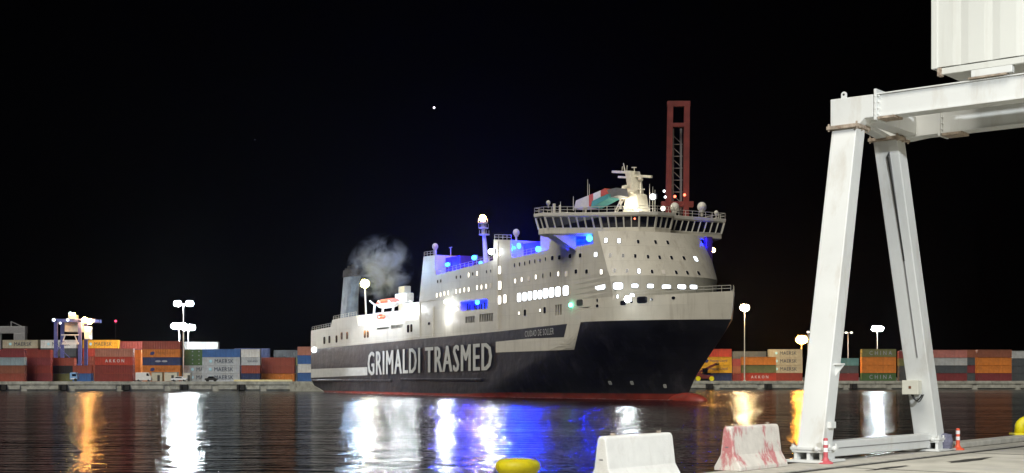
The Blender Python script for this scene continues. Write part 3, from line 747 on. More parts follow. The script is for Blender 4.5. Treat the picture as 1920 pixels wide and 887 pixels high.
blue_pt(1190, 388, 8.5, 1100, 'mast_light', (1, .93, .75)); blue_pt(1160, 380, 9, 450, 'mast_light', (1, .93, .7))
b = MB()
for x, y0, y1, t in ((1102, 392, 336, 6), (1105, 392, 345, 6), (1218, 398, 345, 12), (1224, 398, 350, 13), (1228, 398, 356, 13), (1075, 395, 368, 1), (1051, 395, 378, 0)):
    b.tube(S(x, y0, t), S(x, y1, t), .1, .05, 6)
b.build('whip_antenna', M['ship_trim'], ship)
dome(1265, 389, 22, .95, 1.2); dome(1316, 388, 27, .95, 1.0); dome(1343, 399, 30, .45, .5); dome(1028, 380, -2.5, .45, .6)
b = MB(); p = S(1039, 394, -1); b.tube(p - Vector((0, 0, .5)), p + Vector((0, 0, 1.3)), .3); p = S(1050, 394, -1); b.tube(p - Vector((0, 0, .5)), p + Vector((0, 0, 1.0)), .22); b.build('roof_vent', M['ship_trim'], ship)
ship_lamp(1224, 369, 11, .62, M['win_white']); ship_lamp(1243, 391, 14, .5, M['win_warm']); 
ship_lamp(1190, 410, 4.6, .18, M['red_dim'], 'console_light')
blue_pt(1016, 400, -9.0, 10, 'wing_light')
# boarding and deck-edge trim lines on the plating
for (y0, x0, y1, x1) in ((536, 798, 505, 1000),):
    pass
def trim(px0, py0, px1, py1, name='deck_edge'):
    p = S(px0, py0); q = S(px1, py1); b = MB(); b.bar((p.x, -.02, p.z), (q.x, -.02, q.z), .10, .14); b.build(name, M['ship_trim'], ship)
trim(790, 566, 862, 553.5); trim(584, 652, 815, 628); trim(816, 480, 816, 515)
def pipe_v(x, y0, y1):
    p = S(x, y0); q = S(x, y1); b = MB(); b.tube((p.x, -.05, p.z), (p.x, -.05, q.z), .12, n=6); b.build('drain_pipe', M['ship_trim'], ship)
for x, y0, y1 in ((812, 631, 575), (934, 618, 452), (788, 632, 566)): pipe_v(x, y0, y1)

# ---- exhaust smoke: a real volume drifting off the funnel
def smoke():
    c = S(712, 503, 8); b = MB(); b.ball(c, 1, 24, (16, 8, 10)); 
    m = bpy.data.materials.new('smoke'); m.use_nodes = True; n, l = nodes(m); n.remove(n['Principled BSDF'])
    v = n.new('ShaderNodeVolumePrincipled'); l.new(v.outputs[0], n['Material Output'].inputs['Volume'])
    v.inputs['Color'].default_value = (.62, .72, 1.0, 1); v.inputs['Anisotropy'].default_value = .1
    tc = n.new('ShaderNodeTexCoord'); 
    sub = n.new('ShaderNodeVectorMath'); sub.operation = 'SUBTRACT'; sub.inputs[1].default_value = tuple(c); l.new(tc.outputs['Object'], sub.inputs[0])
    nz = n.new('ShaderNodeTexNoise'); nz.inputs['Scale'].default_value = .20; nz.inputs['Detail'].default_value = 7; nz.inputs['Roughness'].default_value = .6; nz.inputs['Distortion'].default_value = .8
    l.new(sub.outputs[0], nz.inputs['Vector'])
    mp = n.new('ShaderNodeMapping'); mp.vector_type = 'POINT'; mp.inputs['Scale'].default_value = (1 / 16, 1 / 8, 1 / 10); mp.inputs['Rotation'].default_value = (0, 0, 0)
    l.new(sub.outputs[0], mp.inputs[0]); ln = n.new('ShaderNodeVectorMath'); ln.operation = 'LENGTH'; l.new(mp.outputs[0], ln.inputs[0])
    a = n.new('ShaderNodeMapRange'); a.inputs[1].default_value = 1.0; a.inputs[2].default_value = .15; a.inputs[3].default_value = 0; a.inputs[4].default_value = 1; l.new(ln.outputs['Value'], a.inputs[0])
    a2 = n.new('ShaderNodeMapRange'); a2.inputs[1].default_value = .50; a2.inputs[2].default_value = .72; l.new(nz.outputs['Fac'], a2.inputs[0])
    mu = n.new('ShaderNodeMath'); mu.operation = 'MULTIPLY'; l.new(a.outputs[0], mu.inputs[0]); l.new(a2.outputs[0], mu.inputs[1])
    m2 = n.new('ShaderNodeMath'); m2.operation = 'MULTIPLY'; m2.inputs[1].default_value = .7; l.new(mu.outputs[0], m2.inputs[0]); l.new(m2.outputs[0], v.inputs['Density'])
    o = b.build('exhaust_smoke', m); o.matrix_world = Matrix.Translation(ship.location) @ Matrix.Rotation(ship.rotation_euler.z, 4, 'Z')
    tag(o, 'pale blue smoke drifting off the ferry funnel', 'smoke', kind='stuff')
smoke()
blue_pt(672, 500, -7, 22000, 'smoke_fill_light', (.36, .60, 1), 1.0)  # added unseen light outboard of the funnel, brightens the smoke blue

# broken foam along the waterline
b = MB()
for i in range(420):
    s_ = random.uniform(4, 172) if i % 3 else random.uniform(120, 172); st = 13 - halfb(s_, .2); off = random.uniform(.1, 1.1) ** 1.6 + (.4 if s_ > 150 else 0)
    L_ = random.uniform(.3, 2.2); w_ = random.uniform(.05, .22); nxt = 13 - halfb(min(171, s_ + L_), .2); n_ = 7
    vs = [b.bm.verts.new((s_ + L_ / 2 + L_ / 2 * math.cos(2 * math.pi * k / n_), st + (nxt - st) / 2 - off + w_ * math.sin(2 * math.pi * k / n_) * random.uniform(.5, 1.3), .06)) for k in range(n_)]
    b.bm.faces.new(vs)
fm = b.build('foam', mat('foam', (.55, .58, .58), .6, vary=.2)); fm.matrix_world = Matrix.Translation(ship.location) @ Matrix.Rotation(ship.rotation_euler.z, 4, 'Z')
tag(fm, 'thin broken foam along the ferry waterline', 'foam', kind='stuff')

# ------------------------------------------------------------ shipping containers
CC = {}
def cmat(name, col):
    if name not in CC:
        CC[name] = mat(name + ' container paint', col, .55, vary=.18, vscale=.7, streak=(col[0] * .45 + .04, col[1] * .4 + .03, col[2] * .4 + .02), streak_amt=.6, sscale=(.9, .9, .25))
    return CC[name]
PAL = dict(zip('rust-red maroon dark-red brown tan grey-blue beige black blue navy red orange yellow white grey green olive teal slate pink pale-grey'.split(),
    [(.30, .07, .045), (.20, .035, .04), (.24, .04, .03), (.24, .085, .05), (.45, .19, .13), (.26, .34, .38), (.42, .38, .28), (.02, .02, .025), (.05, .14, .38), (.03, .045, .12), (.50, .06, .035),
     (.62, .20, .035), (.80, .42, .03), (.70, .70, .68), (.42, .44, .45), (.07, .14, .05), (.16, .17, .07), (.10, .25, .26), (.07, .08, .09), (.42, .16, .14), (.50, .53, .56)]))
MESH = {}
def cont_mesh(L, Hc, part):
    key = (L, Hc, part)
    if key in MESH: return MESH[key]
    b = MB(); Wd = 2.44
    if part == 'body':
        # corrugated long sides
        n = int(L / .28) * 2; pr = []
        for i in range(n + 1):
            x = -L / 2 + .12 + (L - .24) * i / n; off = .0 if (i // 2) % 2 else .045
            pr.append((x, off))
        for sgn in (-1, 1):
            lo = [b.bm.verts.new((x, sgn * (Wd / 2 - .04 - o), .16)) for x, o in pr]; hi = [b.bm.verts.new((x, sgn * (Wd / 2 - .04 - o), Hc - .12)) for x, o in pr]
            for i in range(n): b.bm.faces.new((lo[i], lo[i + 1], hi[i + 1], hi[i]))
        b.box(-L / 2 + .02, L / 2 - .02, -Wd / 2 + .12, Wd / 2 - .12, .1, Hc - .06)
    if part == 'frame':
        for sx in (-1, 1):
            for sy in (-1, 1):
                x = sx * (L / 2 - .09); y = sy * (Wd / 2 - .09); b.box(x - .09, x + .09, y - .09, y + .09, 0, Hc)
        for sy in (-1, 1):
            y = sy * (Wd / 2 - .05)
            b.box(-L / 2 + .18, L / 2 - .18, y - .045, y + .045, .02, .17); b.box(-L / 2 + .18, L / 2 - .18, y - .045, y + .045, Hc - .13, Hc - .01)
        for sx in (-1, 1):
            x = sx * (L / 2 - .05)
            b.box(x - .045, x + .045, -Wd / 2 + .18, Wd / 2 - .18, .02, .17); b.box(x - .045, x + .045, -Wd / 2 + .18, Wd / 2 - .18, Hc - .13, Hc - .01)
    if part == 'door':
        for y in (-.8, -.35, .35, .8): b.tube((L / 2 + .02, y, .15), (L / 2 + .02, y, Hc - .15), .035, n=6)
        b.box(L / 2 - .03, L / 2 + .01, -1.02, -.02, .19, Hc - .15); b.box(L / 2 - .03, L / 2 + .01, .02, 1.02, .19, Hc - .15)
    bmesh.ops.recalc_face_normals(b.bm, faces=b.bm.faces)
    me = bpy.data.meshes.new(part); b.bm.to_mesh(me); b.bm.free(); me.materials.append(M['steel']); MESH[key] = me; return me
TXT = {}
def logo_mesh(word, star):
    key = (word, star)
    if key in TXT: return TXT[key]
    me, x0, x1, y0, y1 = text_mesh(word, 1, .02)
    bm = bmesh.new(); bm.from_mesh(me)
    for v in bm.verts: v.co = Vector(((v.co.x - (x0 + x1) / 2), 0, (v.co.y - (y0 + y1) / 2)))
    w = x1 - x0
    out = bpy.data.meshes.new('logo'); bm.to_mesh(out); bm.free(); out.materials.append(M['black'])
    TXT[key] = (out, w, y1 - y0); return TXT[key]
M['logo_dark'] = mat('dark lettering', (.03, .05, .09), .5, vary=0); M['logo_white'] = mat('white lettering', (.85, .85, .85), .5, vary=0)
M['logo_dim'] = mat('dull grey emblem', (.35, .36, .42), .6, vary=0); M['logo_brown'] = mat('brown lettering', (.35, .12, .03), .6, vary=0)
M['logo_pale'] = mat('pale blue emblem', (.45, .75, .85), .5, vary=0); M['logo_navy'] = mat('navy emblem', (.04, .05, .16), .5, vary=0)
def container(x, y, z, L, Hc, colour, label, group, writing=None, rz=0):
    r = empty('shipping_container', (x, y, z), rz, label=label, cat='shipping container', group=group)
    cm = cmat(colour, PAL[colour])
    for part in ('body', 'frame', 'door'):
        if part == 'door' and rz == 0 and x < 0 and False: continue
        o = bpy.data.objects.new(part, cont_mesh(L, Hc, part)); COL.objects.link(o); o.parent = r
        o.material_slots[0].link = 'OBJECT'; o.material_slots[0].material = cm
    if writing == 'ovals':
        b = MB()
        for q in (-1.05, 1.05): b.prism([Vector((q + .95 * math.cos(k * math.pi / 8), 0, .32 * math.sin(k * math.pi / 8))) for k in range(16)], (0, .03, 0))
        b.build('emblem', M['logo_dim'], r, loc=(0, -1.26, Hc / 2)); writing = None
    if writing:
        word, col, frac, pos, emb = writing
        me, w, h = logo_mesh(word, emb)
        o = bpy.data.objects.new('lettering', me); COL.objects.link(o); o.parent = r
        k = L * frac / w; o.scale = (k, 1, k * 1.15); o.location = (pos * L, -1.245, Hc / 2 + .02)
        o.material_slots[0].link = 'OBJECT'; o.material_slots[0].material = M[col]
        if emb == 'star':
            b = MB(); b.prism([Vector((math.cos(i * math.pi / 7) * (.62 if i % 2 == 0 else .38), 0, math.sin(i * math.pi / 7) * (.62 if i % 2 == 0 else .38))) for i in range(14)], (0, .03, 0))
            b.build('emblem', M['logo_pale'], r, loc=(pos * L - L * frac / 2 - 1.3, -1.26, Hc / 2))
        if emb == 'wedge':
            b = MB(); b.prism([Vector((-.8, 0, -.5)), Vector((.2, 0, -.6)), Vector((.8, 0, .1)), Vector((.3, 0, .6)), Vector((-.6, 0, .35))], (0, .03, 0))
            b.build('emblem', M['logo_navy'], r, loc=(pos * L - L * frac / 2 - 1.2, -1.26, Hc / 2))
    return r
LEV = ['lowest', 'second up', 'third up', 'fourth up', 'fifth up']
MK = ('MAERSK', 'logo_dark', .50, .08, 'star'); AK = ('A K K O N', 'logo_white', .50, .02, None); HB = ('Hapag-Lloyd', 'logo_brown', .50, .12, 'wedge'); HL = ('Hapag-Lloyd', 'logo_navy', .50, .12, 'wedge')
def stack(px0, Y, L, Hc, where, group, items, right=None):
    """items bottom to top: colour or (colour, writing)"""
    x = ((px0 - 960) / F * Y) + L / 2 if right is None else ((right - 960) / F * Y) - L / 2
    top = len(items)
    for i, it in enumerate(items):
        c, wr = it if isinstance(it, tuple) else (it, None)
        lv = ('top' if i == top - 1 and top > 1 else ('only' if top == 1 else LEV[i]))
        nm = c.replace('-', ' ').replace('rust red', 'rust-red')
        wname = wr[0].replace('A K K O N', 'AKKON').replace('C H I N A', 'CHINA') if wr and wr != 'ovals' else ''
        lab = f"{nm} container" + (' with two pale ovals' if wr == 'ovals' else f" lettered {wname}" if wr else '') + f", {lv} in {where}"
        if len(lab.split()) > 16: print('LONG', lab)
        container(x + (0 if i == 0 else random.uniform(-.08, .08)), Y + 1.25 + random.uniform(-.05, .05), 3.005 + i * Hc, L, Hc - .012, c, lab, group, wr)
GL = 'shipping containers on the far quay left of the ferry'; GR = 'shipping containers on the far quay right of the ferry'
L40 = 12.19; L20 = 6.06
stack(0, 441, L40, 2.6, 'front stack cut by the left edge', GL, ['rust-red', 'brown', 'grey-blue', 'maroon'], right=46)
stack(0, 446, L40, 2.6, 'stack just right of the leftmost', GL, ['maroon', 'dark-red', 'maroon', 'dark-red'], right=95)
stack(5, 474, L40, 2.86, 'back row at far left', GL, ['brown', 'slate', 'brown', 'maroon', ('beige', MK)])
stack(76, 474, L40, 2.86, 'back row behind the blue carrier', GL, ['slate', 'brown', 'black', 'slate', ('white', MK)])
stack(155, 474, L40, 2.86, 'back row right of the blue carrier', GL, ['brown', 'rust-red', 'rust-red', 'red', ('yellow', MK)])
stack(0, 450, L40, 2.6, 'three-high stack behind the blue carrier', GL, ['olive', 'black', 'rust-red'], right=139)
stack(136, 443, L20, 2.6, 'short two-high stack by the blue carrier', GL, ['blue', 'rust-red'])
stack(178, 441, L40, 2.66, 'front stack with white lettering', GL, ['dark-red', 'dark-red', ('red', AK), 'tan'])
stack(0, 449, L40, 2.6, 'stack peeping out behind the lettered red stack', GL, ['brown', 'orange', 'orange', 'orange'], right=264)
stack(0, 480, L40, 2.8, 'dark back row left of lamp masts', GL, ['maroon', 'brown', 'maroon', 'slate', 'dark-red'], right=270)
stack(267, 443, L40, 2.62, 'five-high stack beside the lamp masts', GL, ['orange', ('orange', HB), ('navy', 'ovals'), ('orange', HB), 'rust-red'])
stack(346, 494, L40, 2.83, 'back row behind the lamp masts', GL, ['slate', 'slate', 'grey', 'brown', 'grey'])
stack(345, 447, L40, 2.62, 'pair tucked behind the grey and blue stack', GL, [('grey', MK), ('grey', MK)])
for k in range(2):
    container(W(346, 0, 447).x + L20 / 2 , 448.2, 3.005 + (2 + k) * 2.62, L20, 2.608, 'green', ('lower' if k == 0 else 'upper') + ' dark green short container behind the lamp mast pole', GL)
    gc = [o for o in COL.objects if o.name.startswith('shipping_container')][-1]
gcs = [o for o in COL.objects if 'dark green short' in str(o.get('label', ''))]
for g_ in gcs:
    for q in (-.4, 1.7):
        for zz in (.62, 1.9):
            b = MB(); b.prism([Vector((math.cos(i * math.pi / 5) * (.30 if i % 2 == 0 else .13), 0, math.sin(i * math.pi / 5) * (.30 if i % 2 == 0 else .13))) for i in range(10)], (0, .03, 0))
            b.build('emblem', M['logo_dim'], g_, loc=(q, -1.25, zz))
stack(379, 442, L40, 2.62, 'grey and blue stack right of lamp masts', GL, [('pale-grey', MK), ('pale-grey', MK), ('pale-grey', MK), 'blue'])
stack(452, 442, L20, 2.62, 'the short white-topped stack', GL, ['navy', 'rust-red', ('pale-grey', ('SEALAND', 'logo_dark', .55, .1, None)), 'white'])
stack(0, 447, L40, 2.62, 'rust-red stack near the ferry stern', GL, ['orange', 'rust-red', 'rust-red'], right=552)
stack(440, 476, L40, 2.86, 'dim blue back row right of the lamp masts', GL, ['slate', 'navy', 'navy', 'navy'])
stack(513, 484, L40, 2.75, 'dim grey back row near the ferry stern', GL, ['slate', 'slate', 'olive', 'slate'])
stack(558, 447, L20, 2.85, 'stack partly hidden by the ferry stern', GL, ['blue', 'white', 'blue', 'tan'])
# right of the ferry
stack(0, 486, L40, 2.86, 'stack just right of the ferry bow', GR, ['navy', ('yellow', HL), ('yellow', HL), 'red'], right=1372)
stack(1374, 497, L40, 2.7, 'dim row behind the quay lamp post', GR, ['maroon', 'brown', 'maroon', 'slate'])
stack(1391, 486, L40, 2.86, 'three-high stack at the quay lamp post', GR, [('red', AK), 'olive', 'orange'])
stack(1442, 499, L40, 2.9, 'four-high stack left of the gantry leg', GR, ['dark-red', ('beige', MK), ('beige', MK), ('beige', MK)])
stack(1548, 503, L40, 2.8, 'stack just behind the left gantry leg', GR, ['maroon', 'slate', 'teal'])
stack(1616, 488, L40, 2.86, 'orange and green stack between the gantry legs', GR, [('green', ('C H I N A', 'logo_dim', .66, .05, None)), 'orange', 'orange', ('olive', ('C H I N A', 'logo_dim', .66, .05, None))])
stack(1686, 500, L40, 2.75, 'dim stack behind the right gantry leg', GR, ['slate', 'slate', 'olive', 'maroon'])
stack(1750, 492, L40, 2.8, 'dim stack right of the gantry', GR, ['maroon', 'slate', 'grey', 'pink'])
stack(1833, 487, L40, 2.8, 'bright orange stack near the right edge', GR, ['maroon', 'orange', 'orange', 'brown'])
stack(1806, 520, L40, 2.95, 'dim back row right of the gantry', GR, ['slate', 'maroon', 'slate', 'brown'])
stack(1690, 524, L40, 2.95, 'dim back row seen between the gantry legs', GR, ['slate', 'slate', 'maroon', 'slate'])
stack(1898, 500, L40, 2.75, 'dark stack cut by the right edge', GR, ['slate', 'slate', 'slate', 'grey'])

# ------------------------------------------------------------ lamp masts on the far quay
def lamp_mast(px, pybase_Y, pytop, heads, r_head, mglass, label, group=None, pole_r=.22, name='lamp_mast', cross=True):
    Y = pybase_Y; base = W(px, 706, Y); z = W(px, pytop, Y).z
    r = empty(name, (base.x, Y, 3.0), label=label, cat='lamp mast', group=group)
    h = z - 3.0
    b = MB(); b.tube((0, 0, 0), (0, 0, h), pole_r, pole_r * .6, 12); b.tube((0, 0, 0), (0, 0, .35), pole_r * 2.2); b.build('pole', M['galv'], r)
    if cross and len(heads) > 1:
        b = MB(); b.bar((heads[0], 0, h), (heads[-1], 0, h), .2); b.build('crossarm', M['galv'], r)
    for hx in heads:
        b = MB(); b.box(hx - r_head * .9, hx + r_head * .9, -.25, .5, h + r_head * .75, h + r_head * .95); hd = b.build('lamp_head', M['steel'], r)
        b = MB(); b.ball((hx, -.3, h + r_head * .1), r_head, 16, (1.15, .8, .8)); b.build('lamp_glass', mglass, hd, smooth=True)
    return r
M['mast_lamp'] = glow('mast lamp glass', (.86, .96, 1.0), 300); M['sodium'] = glow('sodium lamp glass', (1.0, .36, .04), 380); M['cream_lamp'] = glow('cream lamp glass', (1.0, .70, .34), 600)
lamp_mast(344, 452, 570, (-1.9, 2.1), 1.15, M['mast_lamp'], 'tallest white lamp mast with two lamps beside the five-high stack')
lamp_mast(336, 468, 612, (-1.3, 1.3), 1.25, M['mast_lamp'], 'shorter lamp mast with two glaring lamps, left of the tall mast foot')
lamp_mast(353, 464, 615, (-1.0, 1.1), 1.2, M['mast_lamp'], 'shorter lamp mast with two glaring lamps, right of the tall mast pole')
lamp_mast(1396, 484.4, 578, (0,), 1.45, M['cream_lamp'], 'tall quay lamp post glaring cream just right of the ferry bow', name='lamp_post', cross=False)
lamp_mast(1335, 560, 470, (0,), 1.2, M['orange_lamp'], 'tall lamp post showing above the ferry bow deck', name='lamp_post', cross=False)
lamp_mast(1503, 520, 638, (0,), 1.9, M['sodium'], 'glaring orange sodium lamp left of the gantry leg', name='lamp_post', cross=False)
lamp_mast(1515, 560, 623, (0,), .55, M['win_warm'], 'small dim lamp peeping past the left gantry leg', name='lamp_post', cross=False)
lamp_mast(1645, 530, 617, (-.9, .9), 1.25, M['mast_lamp'], 'white double lamp mast seen between the gantry legs')
lamp_mast(1590, 540, 624, (-2.3, -.8, 1.3), .5, M['win_warm'], 'short mast with a row of small lamps beside the left gantry leg')
def beacon(px, py, Y, label, m, r=.5):
    z = W(px, py, Y).z; x = W(px, 0, Y).x; rt = empty('beacon_mast', (x, Y, 3), label=label, cat='beacon mast')
    b = MB(); b.tube((0, 0, 0), (0, 0, z - 3), .12, .06, 6); b.bar((-.6, 0, z - 4.2), (.6, 0, z - 4.2), .1); b.build('pole', M['soot'], rt)
    b = MB(); b.ball((0, 0, z - 3), r, 10); b.build('lamp_glass', m, rt)
M['beacon'] = glow('red beacon glass', (1, .05, .12), 5)
beacon(217, 602, 620, 'thin dark mast with a small red beacon above the yellow container', M['beacon'])

# ------------------------------------------------------------ straddle carrier with lamps
def carrier():
    Y = 455; c = W(136, 706, Y); r = empty('straddle_carrier', (c.x, Y, 3), label='blue straddle carrier with lit top frame rising behind the container rows', cat='straddle carrier')
    k = Y / F; X = lambda px: (px - 136) * k; Zz = lambda py: (HZ - py) * k + EYE - 3
    for x in (101, 146):
        for y in (0, 6.5):
            b = MB(); b.box(X(x), X(x) + 1.15, y, y + .7, .9, Zz(600)); lg = b.build('leg', M['crane_blue'], r, bevel=.05)
            b = MB()
            for dx in (-.5, .9):
                q = X(x) + dx; b.tube((q, y - .1, .6), (q, y + .8, .6), .6, n=16)
            b.build('wheel', M['rubber'], lg)
    b = MB(); b.box(X(97), X(178), .0, .9, Zz(604), Zz(598)); b.box(X(97), X(178), 6.3, 7.2, Zz(604), Zz(598)); b.box(X(97), X(100), 0, 7.2, Zz(603), Zz(599)); b.box(X(172), X(175), 0, 7.2, Zz(603), Zz(599)); b.build('top_frame', M['crane_blue'], r, bevel=.05)
    b = MB(); b.box(X(119), X(147), 1, 6, Zz(622), Zz(602)); b.box(X(126), X(140), 1, 4, Zz(598), Zz(590)); b.build('machine_house', M['pipe'], r, bevel=.1)
    b = MB(); b.box(X(115), X(148), -.2, .5, Zz(646), Zz(642)); b.box(X(115), X(148), -.2, .5, Zz(629), Zz(627)); b.bar((X(116), .1, Zz(645)), (X(122), .1, Zz(628)), .3); b.bar((X(146), .1, Zz(645)), (X(140), .1, Zz(628)), .3); b.build('spreader', M['boat_white'], r)
    b = MB(); b.box(X(157), X(168), .5, 3, Zz(636), Zz(612)); b.build('cab', M['boat_white'], r, bevel=.1)
    b = MB(); b.bar((X(104), -.1, Zz(646)), (X(152), -.1, Zz(690)), .25); b.bar((X(104), -.1, Zz(664)), (X(118), -.1, Zz(640)), .25); b.build('brace', M['crane_blue'], r)
    for x, y, rr_, m in ((102, 600, .55, 'win_white'), (133, 588, .6, 'win_white'), (140, 589, .4, 'warm_lamp'), (160, 600, .9, 'orange_lamp'), (169, 603, .9, 'orange_lamp'), (170, 616, .4, 'win_warm'), (170, 631, .4, 'win_warm'), (128, 600, .5, 'win_white'), (114, 606, .4, 'win_white')):
        b = MB(); b.ball((X(x), -.6, Zz(y)), rr_, 12); b.build('lamp', M[m], r, smooth=True)
carrier()
def far_crane(px0, px1, pyt, pyb, Y, label):
    a = W(px0, pyt, Y); c = W(px1, pyb, Y); r = empty('mobile_crane', ((a.x + c.x) / 2, Y, 3), label=label, cat='crane'); w = (c.x - a.x) / 2; h = a.z - 3
    b = MB()
    for s in (-.8, .5): b.box(w * s - .5, w * s + .5, 0, 1, 0, h * .82)
    b.build('leg', M['steel'], r)
    b = MB(); b.box(-w, w, -.5, 2.5, h * .80, h * .92); b.box(w * .2, w, -.6, 2, h * .66, h * .80); b.build('girder', M['steel'], r, bevel=.1)
    b = MB(); b.bar((0, 0, h * .8), (0, 0, h), .4); b.bar((0, 0, h), (w * .9, 0, h * .9), .3); b.build('boom', M['steel'], r)
far_crane(-6, 48, 603, 640, 560, 'faint grey yard crane above the containers at the left edge')
# ------------------------------------------------------------ red ship-to-shore boom behind the ferry
def red_crane():
    Y = 540; k = Y / F; c = W(1270, 706, Y); r = empty('quay_crane', (c.x, Y, 3), label='tall red lattice crane boom standing behind the ferry bridge', cat='crane')
    X = lambda px: (px - 1270) * k; Zz = lambda py: (HZ - py) * k + EYE - 3
    for xt, xb in ((1257, 1246), (1288, 1283)):
        b = MB(); b.bar((X(xb), 0, 0), (X(xt), 0, Zz(192)), 2.1 if xt < 1270 else 2.3, 2.2); b.build('boom_girder', M['crane_red'], r, bevel=.08)
    for bx_ in ((X(1251), X(1294), -1, 1, Zz(200), Zz(190)), (X(1259), X(1285), -.9, .9, Zz(238), Zz(231)), (X(1240), X(1300), -1, 2, Zz(388), Zz(378))):
        b = MB(); b.box(*bx_); b.build('crossbeam', M['crane_red'], r, bevel=.08)
    b = MB(); 
    n = 6
    for i in range(n):
        y0 = lerp(245, 380, i / n); y1 = lerp(245, 380, (i + 1) / n)
        b.bar((X(1258), 4, Zz(y0)), (X(1282), 4, Zz(y1)), .3); b.bar((X(1258), 4, Zz(y1)), (X(1282), 4, Zz(y1)), .35)
    b.bar((X(1262), 4, 0), (X(1264), 4, Zz(238)), .8); b.bar((X(1279), 4, 0), (X(1279), 4, Zz(238)), .8)
    b.build('lattice', M['steel'], r)
    for x, y, m in ((1244, 360, 'win_white'), (1246, 371, 'win_white'), (1264, 370, 'red_dim'), (1282, 367, 'red_dim'), (1243, 391, 'win_warm')):
        b = MB(); b.ball((X(x), -2.5, Zz(y)), .55, 10); b.build('lamp', M[m], r)
red_crane()

# ------------------------------------------------------------ vehicles and cabins on the far quay
def vehicle(px, Y, L, h, col, label, kind='van', cat='van', flip=1):
    x = W(px, 0, Y).x; r = empty(kind, (x, Y, 3.0), 0, label=label, cat=cat); s = flip
    m = mat(kind + ' paint', col, .35, vary=.05)
    if kind == 'car':
        pr = [(-.5, .25), (-.5, .55), (-.45, .62), (-.28, .66), (-.16, .98), (.16, 1.0), (.32, .68), (.47, .6), (.5, .45), (.5, .25)]
    else:
        pr = [(-.5, .12), (-.5, .95), (-.48, 1.0), (.28, 1.0), (.33, .97), (.42, .62), (.5, .5), (.5, .12)]
    b = MB(); b.prism([Vector((s * a * L, -.85, c * h)) for a, c in pr], (0, 1.7, 0)); b.build('body', m, r, bevel=.06)
    b = MB()
    if kind == 'car': b.prism([Vector((s * a * L, -.87, c * h)) for a, c in ((-.26, .68), (-.15, .92), (.14, .93), (.27, .68))], (0, 1.74, 0))
    else: b.prism([Vector((s * a * L, -.87, c * h)) for a, c in ((.2, .62), (.2, .9), (.31, .9), (.38, .62))], (0, 1.74, 0))
    b.build('window', M['glass'], r)
    for sx in (-.32, .32):
        for sy in (-.88, .68):
            b = MB(); b.tube((sx * L, sy, .32), (sx * L, sy + .2, .32), .32, n=16); b.build('wheel', M['rubber'], r)
    return r
M['emerald'] = glow('green signal glass', (.15, 1, .55), 5)
vehicle(336, 436.3, 5.0, 1.6, (.75, .76, .78), 'white car parked by the lamp masts on the far quay edge', 'car', 'car')
vehicle(396, 437.0, 3.8, 1.7, (.03, .03, .03), 'black car parked before the grey lettered containers', 'car', 'car')
vehicle(270, 438.5, 5.0, 2.9, (.8, .8, .78), 'white box van in front of the five-high stack', 'van', 'van')
def cabin(px0, px1, Y, h, col, label):
    a, c = W(px0, 0, Y).x, W(px1, 0, Y).x; r = empty('site_cabin', ((a + c) / 2, Y, 3), label=label, cat='cabin'); w = (c - a) / 2
    b = MB(); b.box(-w, w, 0, 2.4, .1, h); b.build('wall', mat('cabin paint', col, .6), r, bevel=.06)
    b = MB(); b.box(-w - .06, w + .06, -.06, 2.46, h + .003, h + .12); b.build('roof', M['steel'], r)
    b = MB(); b.box(w * .1, w * .1 + .8, -.04, .02, .15, 2.05); b.build('door', M['dark'], r)
cabin(284, 304, 438.2, 2.9, (.55, .52, .40), 'left of the two beige cabins under the five-high stack')
cabin(308, 332, 438.2, 2.9, (.6, .57, .45), 'beige cabin directly left of the lamp mast poles')
cabin(345, 357, 438.2, 2.8, (.62, .60, .52), 'small cream cabin right of the tall lamp mast pole')
# blue truck front and reach stacker
def truck(px, Y, label):
    x = W(px, 0, Y).x; r = empty('truck_tractor', (x, Y, 3), label=label, cat='truck')
    b = MB(); b.prism([Vector(p) for p in ((-1.2, -1.1, .6), (-1.2, -1.1, 2.7), (-.9, -1.1, 2.9), (.7, -1.1, 2.9), (1.2, -1.1, 1.7), (1.2, -1.1, .6))], (0, 2.2, 0)); b.build('cab', mat('truck paint', (.25, .45, .75), .4), r, bevel=.08)
    b = MB(); b.box(-.5, .8, -1.13, -1.05, 1.7, 2.4); b.build('window', M['glass'], r)
    b = MB(); b.box(-.9, 1.0, -1.14, -1.04, .75, 1.05); b.build('white_stripe', M['reflector'], r)
    b = MB(); b.tube((.6, -1.15, .5), (.6, -.8, .5), .5, n=16); b.build('wheel', M['rubber'], r)
truck(140, 436.6, 'pale blue truck cab at the quay edge by the short two-high stack')
def stacker():
    Y = 484.3; x = W(1322, 0, Y).x; r = empty('reach_stacker', (x, Y, 3), label='dark red reach stacker with raised boom beside the ferry bow', cat='reach stacker')
    b = MB(); b.prism([Vector(p) for p in ((-3.6, -.9, .8), (-3.8, -.9, 2.6), (-2.0, -.9, 3.2), (-.4, -.9, 2.2), (3.0, -.9, 1.9), (3.0, -.9, .8))], (0, 2.2, 0)); b.build('chassis', M['crane_red'], r, bevel=.1)
    b = MB(); b.bar((-3.2, 0, 2.6), (4.2, 0, 6.2), .7, .8); b.build('boom', M['crane_red'], r, bevel=.05)
    b = MB(); b.box(3.6, 4.9, -1, 1, 5.6, 6.3); b.build('spreader', M['black'], r)
    b = MB(); b.box(-1.0, .8, -1.0, 1, 2.9, 4.6); b.build('cab', M['glass'], r, bevel=.1)
    for q in (-2.6, 2.2):
        b = MB(); b.tube((q, -1.3, .85), (q, -.6, .85), .85, n=18); b.build('wheel', M['yellow'], r)
stacker()
